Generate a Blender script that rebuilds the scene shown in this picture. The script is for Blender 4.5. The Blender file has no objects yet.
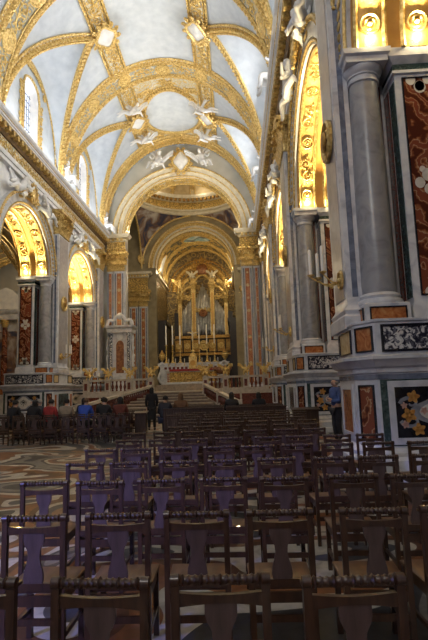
import bpy, math, random
from mathutils import Vector, Matrix
rnd = random.Random(7)
PI = math.pi
SC = bpy.context.scene
COL = SC.collection
AX = -4.05          # axis of the nave
SP = 8.4            # springing of the arcade
EXPO = 0.0
HC = 14.35          # top of the main cornice
PY = [0.32, 9.15, 17.98, 26.81, 35.64]   # near jamb of each pier
PL = 2.9            # length of a pier along the nave
FL = 1.45           # sanctuary floor

def V(*a): return Vector(a)
def W(s, u, y, z): return Vector((AX + s*u, y, z))

# ------------------------------------------------------------------ mesh builder
class MB:
    def __init__(self, xf=None):
        self.v, self.f, self.uv, self.xf = [], [], {}, xf
    def add(self, vs, fs, uvs=None):
        b = len(self.v)
        xf = self.xf
        self.v.extend([tuple(xf(*p)) if xf else tuple(p) for p in vs])
        for i, f in enumerate(fs):
            if uvs: self.uv[len(self.f)] = [uvs[k] for k in f]
            self.f.append([b+k for k in f])
        return self
    def box(self, x0, x1, y0, y1, z0, z1):
        return self.add([(x0,y0,z0),(x1,y0,z0),(x1,y1,z0),(x0,y1,z0),(x0,y0,z1),(x1,y0,z1),(x1,y1,z1),(x0,y1,z1)],
                 [(0,3,2,1),(4,5,6,7),(0,1,5,4),(1,2,6,5),(2,3,7,6),(3,0,4,7)])
    def prism(self, poly, z0, z1, ax='z'):
        # poly in the two other axes; extruded along ax
        def P(a, b, c):
            return (a,b,c) if ax == 'z' else ((c,a,b) if ax == 'x' else (a,c,b))
        n = len(poly)
        vs = [P(a,b,z0) for a,b in poly] + [P(a,b,z1) for a,b in poly]
        fs = [tuple(range(n-1,-1,-1)), tuple(range(n,2*n))] + [(i,(i+1)%n,n+(i+1)%n,n+i) for i in range(n)]
        return self.add(vs, fs)
    def lathe(self, prof, c=(0,0,0), seg=20, mod=None, caps=True, ax='z', a0=0, a1=2*PI):
        full = abs(a1-a0-2*PI) < 1e-6
        m = seg if full else seg+1
        vs, fs, uvs = [], [], []
        L = 0
        for j,(r,z) in enumerate(prof):
            if j: L += math.hypot(r-prof[j-1][0], z-prof[j-1][1])
            for i in range(m):
                a = a0 + (a1-a0)*i/seg
                rr = r*(mod(a,z) if mod else 1)
                x, y = rr*math.cos(a), rr*math.sin(a)
                p = (c[0]+x,c[1]+y,c[2]+z) if ax == 'z' else ((c[0]+z,c[1]+x,c[2]+y) if ax == 'x' else (c[0]+x,c[1]+z,c[2]+y))
                vs.append(p); uvs.append((a*max(r,.01), L))
        for j in range(len(prof)-1):
            for i in range(seg):
                i2 = (i+1) % m
                fs.append((j*m+i, j*m+i2, (j+1)*m+i2, (j+1)*m+i))
        if caps and full:
            if prof[0][0] > 1e-6: fs.append(tuple(range(m-1,-1,-1)))
            if prof[-1][0] > 1e-6: k=(len(prof)-1)*m; fs.append(tuple(range(k,k+m)))
        return self.add(vs, fs, uvs)
    def sphere(self, c, r, seg=10, rings=6):
        if not hasattr(r, '__len__'): r = (r,r,r)
        vs, fs = [], []
        for j in range(rings+1):
            t = PI*j/rings
            for i in range(seg):
                a = 2*PI*i/seg
                vs.append((c[0]+r[0]*math.sin(t)*math.cos(a), c[1]+r[1]*math.sin(t)*math.sin(a), c[2]+r[2]*math.cos(t)))
        for j in range(rings):
            for i in range(seg):
                fs.append((j*seg+i, j*seg+(i+1)%seg, (j+1)*seg+(i+1)%seg, (j+1)*seg+i))
        return self.add(vs, fs)
    def tube(self, pts, r, seg=6, closed=False, flat=1.0):
        pts = [Vector(p) for p in pts]
        n = len(pts)
        if not hasattr(r, '__len__'): r = [r]*n
        vs, fs = [], []
        up = None
        for i,p in enumerate(pts):
            a = pts[(i-1)%n] if closed or i else p
            b = pts[(i+1)%n] if closed or i < n-1 else p
            t = (b-a)
            t = t.normalized() if t.length > 1e-9 else Vector((0,0,1))
            if up is None:
                up = Vector((0,0,1)) if abs(t.z) < .9 else Vector((1,0,0))
            s = t.cross(up)
            if s.length < 1e-6: s = t.cross(Vector((0,1,0)))
            s.normalize(); up = s.cross(t).normalized()
            for k in range(seg):
                an = 2*PI*k/seg
                vs.append(p + s*(r[i]*math.cos(an)) + up*(r[i]*flat*math.sin(an)))
        m = n if closed else n-1
        for i in range(m):
            j = (i+1) % n
            for k in range(seg):
                fs.append((i*seg+k, i*seg+(k+1)%seg, j*seg+(k+1)%seg, j*seg+k))
        if not closed:
            fs.append(tuple(range(seg-1,-1,-1))); fs.append(tuple(range((n-1)*seg, n*seg)))
        return self.add(vs, fs)
    def grid(self, nu, nv, fn, uvf=None):
        vs, uvs, fs = [], [], []
        for i in range(nu+1):
            for j in range(nv+1):
                a, b = i/nu, j/nv
                vs.append(fn(a,b)); uvs.append(uvf(a,b) if uvf else (a,b))
        for i in range(nu):
            for j in range(nv):
                k = i*(nv+1)+j
                fs.append((k, k+nv+1, k+nv+2, k+1))
        return self.add(vs, fs, uvs)
    def sweep(self, prof, frames, closed=False, pclosed=False):
        # prof (a,b); frames (P,A,B): vertex P + a*A + b*B
        m = len(prof); vs, uvs, fs = [], [], []
        pl = [0]
        for i in range(1,m): pl.append(pl[-1]+math.dist(prof[i],prof[i-1]))
        s = 0
        for i,(P,A,B) in enumerate(frames):
            if i: s += (P-frames[i-1][0]).length
            for k,(a,b) in enumerate(prof):
                vs.append(P+A*a+B*b); uvs.append((s,pl[k]))
        n = len(frames)
        for i in range(n if closed else n-1):
            j = (i+1) % n
            for k in range(m if pclosed else m-1):
                k2 = (k+1) % m
                fs.append((i*m+k, j*m+k, j*m+k2, i*m+k2))
        return self.add(vs, fs, uvs)
    def build(self, name, mat, parent=None, ang=40, loc=None):
        me = bpy.data.meshes.new(name)
        me.from_pydata(self.v, [], self.f)
        if self.uv:
            ul = me.uv_layers.new(name='UVMap').data
            for p in me.polygons:
                q = self.uv.get(p.index)
                if q:
                    for li, c in zip(p.loop_indices, q): ul[li].uv = c
        me.materials.append(mat)
        me.polygons.foreach_set('use_smooth', [True]*len(me.polygons))
        me.update()
        try: me.set_sharp_from_angle(angle=math.radians(ang))
        except Exception: pass
        o = bpy.data.objects.new(name, me)
        COL.objects.link(o)
        if parent: o.parent = parent
        if loc: o.location = loc
        return o

def tag(o, label=None, cat=None, group=None, kind=None):
    if label: o['label'] = label
    if cat: o['category'] = cat
    if group: o['group'] = group
    if kind: o['kind'] = kind
    return o
def thing(name, label, cat, group=None, loc=(0,0,0), rz=0):
    o = bpy.data.objects.new(name, None); COL.objects.link(o)
    o.location = loc; o.rotation_euler = (0,0,rz)
    o.empty_display_size = .1
    return tag(o, label, cat, group)
def struct(o): o['kind'] = 'structure'; return o
KIDS = {}
def kids(o):
    if o.name not in KIDS: KIDS[o.name] = list(o.children)
    return KIDS[o.name]
def copy_tree(o, label=None, group=None, loc=None, rot=None, scale=None, par=None):
    c = o.copy(); COL.objects.link(c)
    if par is not None: c.parent = par
    else:
        if label: c['label'] = label
        if group: c['group'] = group
        if loc is not None: c.location = loc
        if rot is not None: c.rotation_euler = rot
        if scale is not None: c.scale = scale if hasattr(scale,'__len__') else (scale,)*3
    for ch in kids(o): copy_tree(ch, par=c)
    return c

# a curved path with a surface frame; F(s,b,n): along, across, away from the surface
class Path:
    def __init__(self, pts, nrm, bvec=None):
        self.p = [Vector(p) for p in pts]; self.n = [Vector(n).normalized() for n in nrm]
        self.c = [0]
        for i in range(1,len(self.p)): self.c.append(self.c[-1]+(self.p[i]-self.p[i-1]).length)
        self.L = self.c[-1]; self.bv = bvec
        self.k = 0
    def at(self, s):
        c = self.c; s2 = min(max(s,0),self.L)
        k = self.k
        if not (c[k] <= s2 <= c[k+1]):
            lo, hi = 0, len(c)-2
            while lo < hi:
                m = (lo+hi+1)//2
                if c[m] <= s2: lo = m
                else: hi = m-1
            k = self.k = lo
        d = c[k+1]-c[k]; t = (s2-c[k])/d if d else 0
        P = self.p[k].lerp(self.p[k+1], t)
        T = (self.p[k+1]-self.p[k]).normalized()
        N = self.n[k].lerp(self.n[k+1], t).normalized()
        if s != s2: P = P + T*(s-s2)
        return P, T, N
    def F(self, s, b, n):
        P, T, N = self.at(s)
        B = self.bv if self.bv is not None else T.cross(N).normalized()
        return P + B*b + N*n

def rosette(mb, s, b, r, h=.05, seg=14, petals=8):
    prof = [(1,0),(1,.7),(.9,1),(.8,.7),(.74,.2),(.66,.2),(.52,.9),(.36,.75),(.28,.3),(.2,1.1),(.1,1.4),(0,1.45)]
    vs, fs = [], []
    m = seg
    for j,(q,z) in enumerate(prof):
        for i in range(m):
            a = 2*PI*i/m
            rr = q*r; zz = z*h
            if 3 < j < 8: zz *= .6+.5*math.cos(a*petals/2)**2
            vs.append((s+rr*math.cos(a), b+rr*math.sin(a), zz))
    for j in range(len(prof)-1):
        for i in range(m):
            fs.append((j*m+i, j*m+(i+1)%m, (j+1)*m+(i+1)%m, (j+1)*m+i))
    mb.add(vs, fs)
def scroll(mb, s, L, w, sgn=1, r=.035, leaves=True):
    # an acanthus S-scroll: two opposed spirals with leaf blobs
    for q in (-1, 1):
        c = (s+q*L*.24, sgn*q*w*.08)
        pts, rad = [], []
        R0 = min(L*.27, w*.46)
        for i in range(15):
            t = i/14
            a = sgn*q*(t*PI*2.6) + (PI if q > 0 else 0)
            R = R0*(1-.8*t)
            pts.append((c[0]+R*math.cos(a), c[1]+sgn*R*math.sin(a), r*.6)); rad.append(r*(1.1-.5*t))
        mb_tube_local(mb, pts, rad)
        if leaves:
            for i in range(5):
                a = i*1.3+q
                mb.sphere((c[0]+R0*1.15*math.cos(a), c[1]+R0*1.0*math.sin(a), r*.4), (r*1.9,r*1.2,r*.9), 6, 4)
            mb.sphere((c[0],c[1],r*.5), r*1.5, 6, 4)
def mb_tube_local(mb, pts, rad, seg=5):
    mb.tube(pts, rad, seg)

def band(parent, path, w, mats, edge=.06, bead=0, deco='scroll', period=1.0, name='rib', th=.08, relief_r=.035):
    """ornamental band that follows a surface: flat ground, two edge mouldings, raised ornament"""
    base, gold = mats
    n = max(4, int(path.L/.25))
    h = w/2
    g = MB(); g.grid(n, 4, lambda a,b: path.F(a*path.L, (b-.5)*w, th if 0 < b < 1 else 0), lambda a,b: (a*path.L, (b-.5)*w))
    o = g.build(name, base, parent)
    e = MB()
    for q in (-1,1):
        e.tube([path.F(path.L*i/n, q*(h-edge*.4), th) for i in range(n+1)], edge, 6)
        if w > .8: e.tube([path.F(path.L*i/n, q*(h-edge*2.6), th) for i in range(n+1)], edge*.45, 5)
    if bead:
        k = int(path.L/bead)
        for i in range(k):
            for q in (-1,1):
                P, T, N = path.at((i+.5)*path.L/k)
                B = path.bv if path.bv is not None else T.cross(N).normalized()
                e.sphere(P+B*(q*(h-edge*.4))+N*(th+edge*.6), edge*1.05, 6, 4)
    e.build('edge_moulding', gold, o)
    m = MB(lambda s,b,z: path.F(s,b,z+th))
    k = max(1, int(round(path.L/period))); p = path.L/k
    for i in range(k):
        s = (i+.5)*p
        if deco == 'scroll': scroll(m, s, p, w*.72, 1 if i%2 else -1, relief_r)
        elif deco == 'rosette':
            if i%2 == 0: rosette(m, s, 0, min(w*.36,p*.46), relief_r*1.4)
            else: scroll(m, s, p, w*.72, 1 if i%4 == 1 else -1, relief_r)
        elif deco == 'rope':
            m.tube([(s-p*.55,-w*.2,0),(s,0,relief_r*1.2),(s+p*.55,w*.2,0)], [relief_r*.8,relief_r*1.6,relief_r*.8], 5)
        elif deco == 'egg':
            m.sphere((s,0,0), (p*.42,w*.3,relief_r*1.6), 7, 4)
    if m.v: m.build('raised_ornament', gold, o)
    return o

# ------------------------------------------------------------------ materials
def newmat(name):
    m = bpy.data.materials.new(name); m.use_nodes = True
    nt = m.node_tree; b = nt.nodes['Principled BSDF']
    return m, nt, b
def node(nt, t, **kw):
    n = nt.nodes.new(t)
    for k,v in kw.items():
        if k.startswith('i_'):
            key = k[2:].replace('_',' ')
            n.inputs[int(key) if key.isdigit() else key].default_value = v
        else: setattr(n,k,v)
    return n
def ramp(nt, stops, mode='LINEAR'):
    r = nt.nodes.new('ShaderNodeValToRGB'); r.color_ramp.interpolation = mode
    e = r.color_ramp.elements
    while len(e) < len(stops): e.new(.5)
    for x,(p,c) in zip(e, stops): x.position = p; x.color = (*c,1)
    return r
def M(name, stops, scale=4., rough=.5, metal=0., bump=0., bscale=None, detail=5, kind='noise', stretch=None, dist=0., mode='LINEAR', spec=.5, coat=0.):
    m, nt, b = newmat(name); L = nt.links
    tc = node(nt,'ShaderNodeTexCoord'); src = tc.outputs['Object']
    if stretch:
        mp = node(nt,'ShaderNodeMapping'); mp.inputs['Scale'].default_value = stretch
        L.new(src, mp.inputs['Vector']); src = mp.outputs['Vector']
    if len(stops[0]) == 3: stops = [(.35,stops[0]),(.65,stops[1])]
    if kind == 'voronoi':
        n = node(nt,'ShaderNodeTexNoise', i_Scale=scale*.7); L.new(src,n.inputs['Vector'])
        mx = node(nt,'ShaderNodeMix', data_type='VECTOR'); mx.inputs[0].default_value = .12+dist
        L.new(src, mx.inputs[4]); L.new(n.outputs['Color'], mx.inputs[5])
        t = node(nt,'ShaderNodeTexVoronoi', i_Scale=scale); L.new(mx.outputs[1], t.inputs['Vector'])
        sx = node(nt,'ShaderNodeSeparateColor'); L.new(t.outputs['Color'], sx.inputs[0])
        fac = sx.outputs[0]
    elif kind == 'vein':
        t = node(nt,'ShaderNodeTexWave', i_Scale=scale, i_Distortion=dist or 9., i_Detail=4., i_Detail_Scale=1.6)
        t.bands_direction = 'DIAGONAL'
        L.new(src, t.inputs['Vector']); fac = t.outputs['Fac']
    else:
        t = node(nt,'ShaderNodeTexNoise', i_Scale=scale, i_Detail=detail, i_Distortion=dist); L.new(src,t.inputs['Vector']); fac = t.outputs['Fac']
    r = ramp(nt, stops, mode); L.new(fac, r.inputs['Fac']); L.new(r.outputs['Color'], b.inputs['Base Color'])
    b.inputs['Roughness'].default_value = rough; b.inputs['Metallic'].default_value = metal
    b.inputs['Specular IOR Level'].default_value = spec
    b.inputs['Coat Weight'].default_value = coat
    if bump:
        n2 = node(nt,'ShaderNodeTexNoise', i_Scale=bscale or scale*2, i_Detail=4.); L.new(src,n2.inputs['Vector'])
        bp = node(nt,'ShaderNodeBump', i_Strength=bump, i_Distance=.05); L.new(n2.outputs['Fac'],bp.inputs['Height']); L.new(bp.outputs['Normal'],b.inputs['Normal'])
    return m
def Mrelief(name, ground, gold, scale=5., cover=.5, metal=.5, rough=.4, bump=.6, rough2=None):
    """gilded stucco relief: curling leaf work in gold over a coloured ground"""
    m, nt, b = newmat(name); L = nt.links
    tc = node(nt,'ShaderNodeTexCoord')
    n = node(nt,'ShaderNodeTexNoise', i_Scale=scale*.8, i_Detail=2.); L.new(tc.outputs['Object'], n.inputs['Vector'])
    mx = node(nt,'ShaderNodeMix', data_type='VECTOR'); mx.inputs[0].default_value = .25
    L.new(tc.outputs['Object'], mx.inputs[4]); L.new(n.outputs['Color'], mx.inputs[5])
    v = node(nt,'ShaderNodeTexVoronoi', i_Scale=scale); L.new(mx.outputs[1], v.inputs['Vector'])
    mul = node(nt,'ShaderNodeMath', operation='MULTIPLY'); mul.inputs[1].default_value = 15.; L.new(v.outputs['Distance'], mul.inputs[0])
    sn = node(nt,'ShaderNodeMath', operation='SINE'); L.new(mul.outputs[0], sn.inputs[0])
    n3 = node(nt,'ShaderNodeTexNoise', i_Scale=scale*2.5, i_Detail=3.); L.new(tc.outputs['Object'], n3.inputs['Vector'])
    ad = node(nt,'ShaderNodeMath', operation='MULTIPLY_ADD'); L.new(n3.outputs['Fac'],ad.inputs[0]); ad.inputs[1].default_value = 1.6; L.new(sn.outputs[0], ad.inputs[2])
    mr = node(nt,'ShaderNodeMapRange'); L.new(ad.outputs[0], mr.inputs[0])
    c = 1.6*(1-cover)
    mr.inputs[1].default_value = c-.25; mr.inputs[2].default_value = c+.35
    mc = node(nt,'ShaderNodeMix', data_type='RGBA'); L.new(mr.outputs[0], mc.inputs[0])
    mc.inputs[6].default_value = (*ground,1); mc.inputs[7].default_value = (*gold,1); L.new(mc.outputs[2], b.inputs['Base Color'])
    mm = node(nt,'ShaderNodeMath', operation='MULTIPLY'); mm.inputs[1].default_value = metal; L.new(mr.outputs[0],mm.inputs[0]); L.new(mm.outputs[0], b.inputs['Metallic'])
    b.inputs['Roughness'].default_value = rough
    bp = node(nt,'ShaderNodeBump', i_Strength=bump, i_Distance=.06); L.new(ad.outputs[0], bp.inputs['Height']); L.new(bp.outputs['Normal'], b.inputs['Normal'])
    return m
def Memit(name, col, st):
    m, nt, b = newmat(name)
    b.inputs['Base Color'].default_value = (*col,1); b.inputs['Emission Color'].default_value = (*col,1); b.inputs['Emission Strength'].default_value = st
    return m
def Mpaint(name, stops, scale=.7):
    return M(name, stops, scale=scale, rough=.5, detail=6, dist=1.2)

mt = {}
mt['plaster'] = M('pale_plaster', [(.3,(.47,.52,.585)),(.5,(.53,.58,.64)),(.7,(.59,.635,.69))], scale=2.2, rough=.85, bump=.05)
mt['plaster_grey'] = M('grey_green_plaster', [(.50,.49,.42),(.62,.60,.53)], scale=.8, rough=.85)
mt['stucco'] = M('white_stucco', [(.66,.67,.69),(.80,.80,.79)], scale=3, rough=.7, bump=.1)
mt['cream'] = M('cream_stucco', [(.62,.55,.40),(.74,.68,.53)], scale=3, rough=.6)
mt['gold'] = M('gilding', [(.33,(.40,.25,.07)),(.5,(.66,.46,.15)),(.68,(.86,.67,.31))], scale=11, rough=.38, metal=.4, bump=.22, bscale=22)
mt['gold_dark'] = M('aged_gilding', [(.26,.13,.03),(.58,.34,.08)], scale=8, rough=.42, metal=.55, bump=.5, bscale=16)
mt['gold_ground'] = M('gilded_ground', [(.50,.32,.08),(.72,.50,.16)], scale=5, rough=.5, metal=.12, bump=.3, bscale=20)
mt['amber'] = M('amber_stucco', [(.52,.29,.07),(.64,.38,.10)], scale=2, rough=.55, metal=.1)
mt['relief'] = Mrelief('gilded_relief_on_cream', (.66,.62,.50), (.68,.50,.18), 4.0, .28, metal=.3)
mt['relief_gold'] = Mrelief('gilded_relief_on_gold', (.40,.24,.06), (.88,.62,.2), 5, .55)
mt['relief_green'] = Mrelief('gilded_relief_on_grey_green', (.40,.41,.36), (.70,.52,.20), 3.0, .26, metal=.3)
mt['relief_white'] = Mrelief('gilded_leaves_on_white', (.66,.66,.64), (.74,.50,.15), 3., .4)
mt['marble'] = M('white_marble', [(.3,(.40,.41,.45)),(.5,(.58,.59,.61)),(.75,(.68,.68,.68))], scale=2.2, rough=.3, dist=1.5)
mt['marble_warm'] = M('veined_cream_marble', [(.40,.35,.28),(.56,.50,.42)], scale=2.5, rough=.3, dist=2)
mt['marble_grey'] = M('grey_column_marble', [(.3,(.19,.19,.20)),(.5,(.29,.29,.30)),(.75,(.36,.355,.35))], scale=2.5, rough=.28, dist=1.2, detail=8)
mt['marble_pink'] = M('pinkish_grey_marble', [(.34,.31,.29),(.46,.42,.39)], scale=3, rough=.3, dist=1.2, detail=8)
mt['marble_bluegrey'] = M('blue_grey_marble', [(.10,.12,.17),(.20,.23,.30)], scale=4, rough=.25, dist=1)
mt['marble_green'] = M('green_marble', [(.3,(.015,.03,.03)),(.55,(.05,.085,.08)),(.75,(.16,.2,.19))], scale=9, rough=.22, dist=1.5)
mt['marble_red'] = M('dark_red_marble', [(.09,.022,.016),(.20,.06,.04)], scale=6, rough=.22, dist=2)
mt['breccia'] = M('red_brown_breccia', [(.18,(.09,.022,.012)),(.42,(.24,.075,.03)),(.6,(.36,.15,.06)),(.7,(.50,.36,.22)),(.78,(.22,.06,.03))], scale=.9, rough=.22, kind='vein', dist=14)
mt['breccia_orange'] = M('orange_alabaster', [(.3,(.24,.07,.02)),(.5,(.42,.15,.05)),(.7,(.52,.26,.10))], scale=5, rough=.2, dist=2)
mt['breccia_yellow'] = M('yellow_marble', [(.50,.36,.17),(.66,.52,.30)], scale=4, rough=.25, dist=2)
mt['pavonazzo'] = M('black_and_white_breccia', [(.42,(.02,.02,.035)),(.5,(.16,.16,.19)),(.56,(.62,.61,.58)),(.8,(.72,.71,.67))], scale=11, rough=.2, detail=6, dist=1.2)
mt['black'] = M('black_marble', [(.008,.008,.012),(.02,.02,.028)], scale=5, rough=.2)
mt['inlay_grey'] = M('grey_inlay', [(.16,.17,.20),(.30,.31,.34)], scale=6, rough=.25)
mt['inlay_cream'] = M('cream_inlay', [(.58,.54,.46),(.72,.69,.62)], scale=6, rough=.25)
mt['inlay_orange'] = M('orange_inlay', [(.46,.20,.05),(.66,.36,.10)], scale=14, rough=.25)
mt['inlay_pink'] = M('pink_inlay', [(.52,.30,.24),(.66,.44,.36)], scale=14, rough=.25)
mt['wood'] = M('dark_chair_wood', [(.030,.013,.006),(.060,.026,.012)], scale=3, rough=.34, stretch=(9,9,1.2), dist=1, spec=.5, coat=.35)
mt['wood_splat'] = M('paler_splat_wood', [(.058,.034,.026),(.094,.058,.048)], scale=3, rough=.36, stretch=(9,9,1.2), dist=1, coat=.2)  # splats a paler brown than the frame wood
mt['wood_seat'] = M('brown_seat_wood', [(.09,.042,.018),(.15,.072,.03)], scale=3, rough=.4, stretch=(6,1.2,6), dist=1)
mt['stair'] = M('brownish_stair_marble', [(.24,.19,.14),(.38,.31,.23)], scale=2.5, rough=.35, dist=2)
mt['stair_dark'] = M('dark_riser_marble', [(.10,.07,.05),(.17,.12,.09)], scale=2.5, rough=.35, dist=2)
mt['wood_pew'] = M('dark_pew_wood', [(.03,.015,.01),(.065,.032,.02)], scale=3, rough=.4, stretch=(8,8,1.2), dist=1)
mt['choir_wood'] = M('dark_choir_wood', [(.010,.006,.004),(.026,.015,.009)], scale=3, rough=.45, stretch=(6,6,1))  # wood blackened so it also carries the choir's shadow
mt['pipe'] = M('tin_organ_pipe', [(.34,.34,.34),(.48,.48,.47)], scale=3, rough=.3, metal=.7)
mt['candle'] = M('ivory_candle', [(.80,.76,.66),(.86,.83,.75)], scale=3, rough=.5)
mt['red_cloth'] = M('dark_red_altar_cloth', [(.20,.015,.02),(.32,.03,.035)], scale=6, rough=.8)
mt['lead'] = M('dark_window_lead', [(.10,.11,.13),(.16,.17,.19)], scale=6, rough=.6)
mt['skin'] = M('skin', [(.45,.26,.18),(.55,.34,.25)], scale=8, rough=.5)
mt['bronze'] = M('reddish_bronze', [(.16,.06,.025),(.34,.15,.06)], scale=6, rough=.4, metal=.4)
mt['iron'] = M('dark_iron', [(.02,.02,.02),(.04,.04,.04)], scale=6, rough=.5, metal=.5)
mt['foliage'] = M('dark_plant', [(.01,.02,.008),(.03,.05,.02)], scale=9, rough=.6)
mt['pane'] = Memit('daylit_leaded_glass', (.78,.84,1.0), .95)
mt['pane_boosted'] = Memit('boosted_leaded_glass', (1.0,.97,.93), 38.)  # unseen right panes glow extra strongly to light the left wall
mt['pane_rear_fill'] = Memit('added_rear_glow', (1.0,.95,.88), 7.5)  # glow added behind the camera to brighten surfaces facing it
mt['pane_blue_fill'] = Memit('added_blue_glow', (.25,.30,1.0), 3.5)  # blue glow added to tint the chairs from the left
mt['bulb'] = Memit('lit_bulb', (1.0,.86,.5), 30.)
mt['pend_paint'] = Mpaint('faded_fresco', [(.25,(.02,.025,.05)),(.42,(.07,.07,.12)),(.5,(.22,.12,.07)),(.6,(.40,.36,.34)),(.72,(.62,.58,.52))])
mt['oval_paint'] = Mpaint('sky_fresco', [(.28,(.03,.025,.02)),(.45,(.12,.13,.13)),(.55,(.25,.42,.46)),(.7,(.60,.66,.66))], .9)
mt['fresco_mix'] = Mrelief('gilded_frames_on_fresco', (.10,.10,.08), (.62,.44,.14), 1.4, .6, bump=.4)
mt['dentil_brown'] = M('brown_dentil_ground', [(.13,.075,.03),(.22,.13,.05)], scale=6, rough=.6)
mt['dome_ochre'] = M('ochre_dome_stucco', [(.42,.31,.15),(.56,.44,.25)], scale=1.5, rough=.6)
mt['choir_brown'] = Mrelief('brown_gilded_choir_wall', (.15,.105,.05), (.36,.25,.09), 2.2, .35, metal=.2)
mt['choir_stucco'] = M('ochre_choir_stucco', [(.24,.19,.10),(.34,.28,.16)], scale=1.5, rough=.6)

def floor_mat():
    m, nt, b = newmat('inlaid_marble_floor'); L = nt.links
    tc = node(nt,'ShaderNodeTexCoord')
    mp = node(nt,'ShaderNodeMapping'); mp.inputs['Scale'].default_value = (.36,.44,1); L.new(tc.outputs['Object'], mp.inputs['Vector'])
    n = node(nt,'ShaderNodeTexNoise', i_Scale=1.0, i_Detail=0.6, i_Distortion=1.4); L.new(mp.outputs[0], n.inputs['Vector'])
    cols = [(0,(.05,.055,.065)),(.34,(.22,.215,.20)),(.40,(.05,.05,.055)),(.435,(.60,.56,.48)),(.475,(.27,.105,.04)),(.53,(.13,.055,.03)),(.57,(.58,.54,.46)),(.61,(.08,.08,.09)),(.66,(.28,.15,.07)),(.72,(.42,.39,.34))]
    r = ramp(nt, cols, 'CONSTANT'); L.new(n.outputs['Fac'], r.inputs['Fac'])
    n2 = node(nt,'ShaderNodeTexNoise', i_Scale=6., i_Detail=6., i_Distortion=1.); L.new(tc.outputs['Object'], n2.inputs['Vector'])
    mr = node(nt,'ShaderNodeMapRange'); mr.inputs[1].default_value=.3; mr.inputs[2].default_value=.7; mr.inputs[3].default_value=.5; mr.inputs[4].default_value=.9; L.new(n2.outputs['Fac'], mr.inputs[0])
    mx = node(nt,'ShaderNodeMix', data_type='RGBA', blend_type='MULTIPLY'); mx.inputs[0].default_value=1.
    L.new(r.outputs['Color'], mx.inputs[6]); L.new(mr.outputs[0], mx.inputs[7]); L.new(mx.outputs[2], b.inputs['Base Color'])
    b.inputs['Roughness'].default_value = .38; b.inputs['Specular IOR Level'].default_value = .12
    return m
mt['floor'] = floor_mat()
# ================================================================== camera
cam = bpy.data.cameras.new('camera'); co = bpy.data.objects.new('camera', cam); COL.objects.link(co)
cam.sensor_width = 36; cam.lens = 27; cam.clip_end = 300
r0 = V(.99839671,.04740593,-.03093046); r1 = V(-.03720092,.13768332,-.98977745); r2 = V(-.04266271,.98934119,.13922611)
co.matrix_world = Matrix(((r0.x,-r1.x,-r2.x,0),(r0.y,-r1.y,-r2.y,0),(r0.z,-r1.z,-r2.z,1.65),(0,0,0,1)))
SC.camera = co

# ================================================================== floor
m = MB(); m.box(-24,13.2,-9,60.5,-.2,0); struct(m.build('floor', mt['floor']))
# sanctuary platform with red marble front
m = MB(); m.box(AX-7.0,AX+7.0,33.15,60.5,0,FL)
san = struct(m.build('floor_sanctuary', mt['marble_warm']))
m = MB()
for s in (-1,1):
    for k in range(4):
        a = 2.1+k*1.13
        x0, x1 = sorted((AX+s*a, AX+s*(a+1.0))); m.box(x0,x1,33.1,33.16,.25,1.2)
m.build('red_panel', mt['marble_red'], san)
# flared stairs
NS = 9
st = thing('staircase', 'wide pale marble staircase rising to the altar balustrade', 'stairs')
for k in range(NS):
    y0 = 24.6+k*.91
    t = k/NS
    hl = 4.1*(1-t)+2.0*t
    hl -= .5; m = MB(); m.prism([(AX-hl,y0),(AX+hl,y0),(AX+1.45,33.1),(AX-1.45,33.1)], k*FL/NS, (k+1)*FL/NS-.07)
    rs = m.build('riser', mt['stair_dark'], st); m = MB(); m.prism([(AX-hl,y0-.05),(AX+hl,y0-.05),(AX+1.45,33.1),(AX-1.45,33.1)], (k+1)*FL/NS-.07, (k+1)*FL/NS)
    o = m.build('step', mt['stair'], st)

# ================================================================== vault
HW = 6.4
def zb(u): return HC+7.85*math.sqrt(max(0,1-(u/6.46)**2))
def nb(u):
    e = .01; a = (zb(u+e)-zb(u-e))/(2*e)
    return Vector((a,0,-1)).normalized()       # points into the nave
HB, UG, WU, WA = 3.72, 3.25, 6.62, 5.35
def ug(y):
    t = min(1,abs(y)/HB); return UG+(HW-UG)*t**.9
def zw(y): return HC+WA*math.sqrt(max(0,1-(y/HB)**2))
BAYS = [(10.6,19.43),(19.43,28.26),(28.26,37.1)]
def vz(u, y, yc):
    """height of the vault underside in a bay"""
    d = y-yc; a = abs(u)
    if abs(d) >= HB or a <= ug(d): return zb(min(a,6.45))
    g = ug(d); q = min(1,(a-g)/(WU-g)); zg, zz = zb(g), zw(d)
    return zg+(zz-zg)*(q**1.25)
m = MB()
for y0,y1 in BAYS:
    yc = (y0+y1)/2
    ys = [y0+(y1-y0)*i/44 for i in range(45)]
    vs, fs = [], []
    NU = 20
    for y in ys:
        d = y-yc; row = []
        g = ug(d) if abs(d) < HB else HW
        us = [-(g+(WU-g)*(1-i/9)) for i in range(9)] if abs(d) < HB else [-(HW+.0*(1-i/9)) for i in range(9)]
        us += [-g*math.cos(PI*i/NU) if False else -g+2*g*i/NU for i in range(NU+1)]
        us += [-x for x in us[:9]][::-1]
        for u in us: vs.append((AX+u, y, vz(u,y,yc)))
    w = len(us)
    for i in range(len(ys)-1):
        for j in range(w-1): fs.append((i*w+j,i*w+j+1,(i+1)*w+j+1,(i+1)*w+j))
    m.add(vs, fs)
# plain continuation over the first bays and the end strip before the chancel
m.grid(2, 32, lambda a,b: (AX-6.45+12.9*b, -9+19.6*a, zb(-6.45+12.9*b)))
m.grid(1, 32, lambda a,b: (AX-6.45+12.9*b, 37.1+1.3*a, zb(-6.45+12.9*b)))
ceil = struct(m.build('ceiling', mt['plaster'], ang=25))

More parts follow.
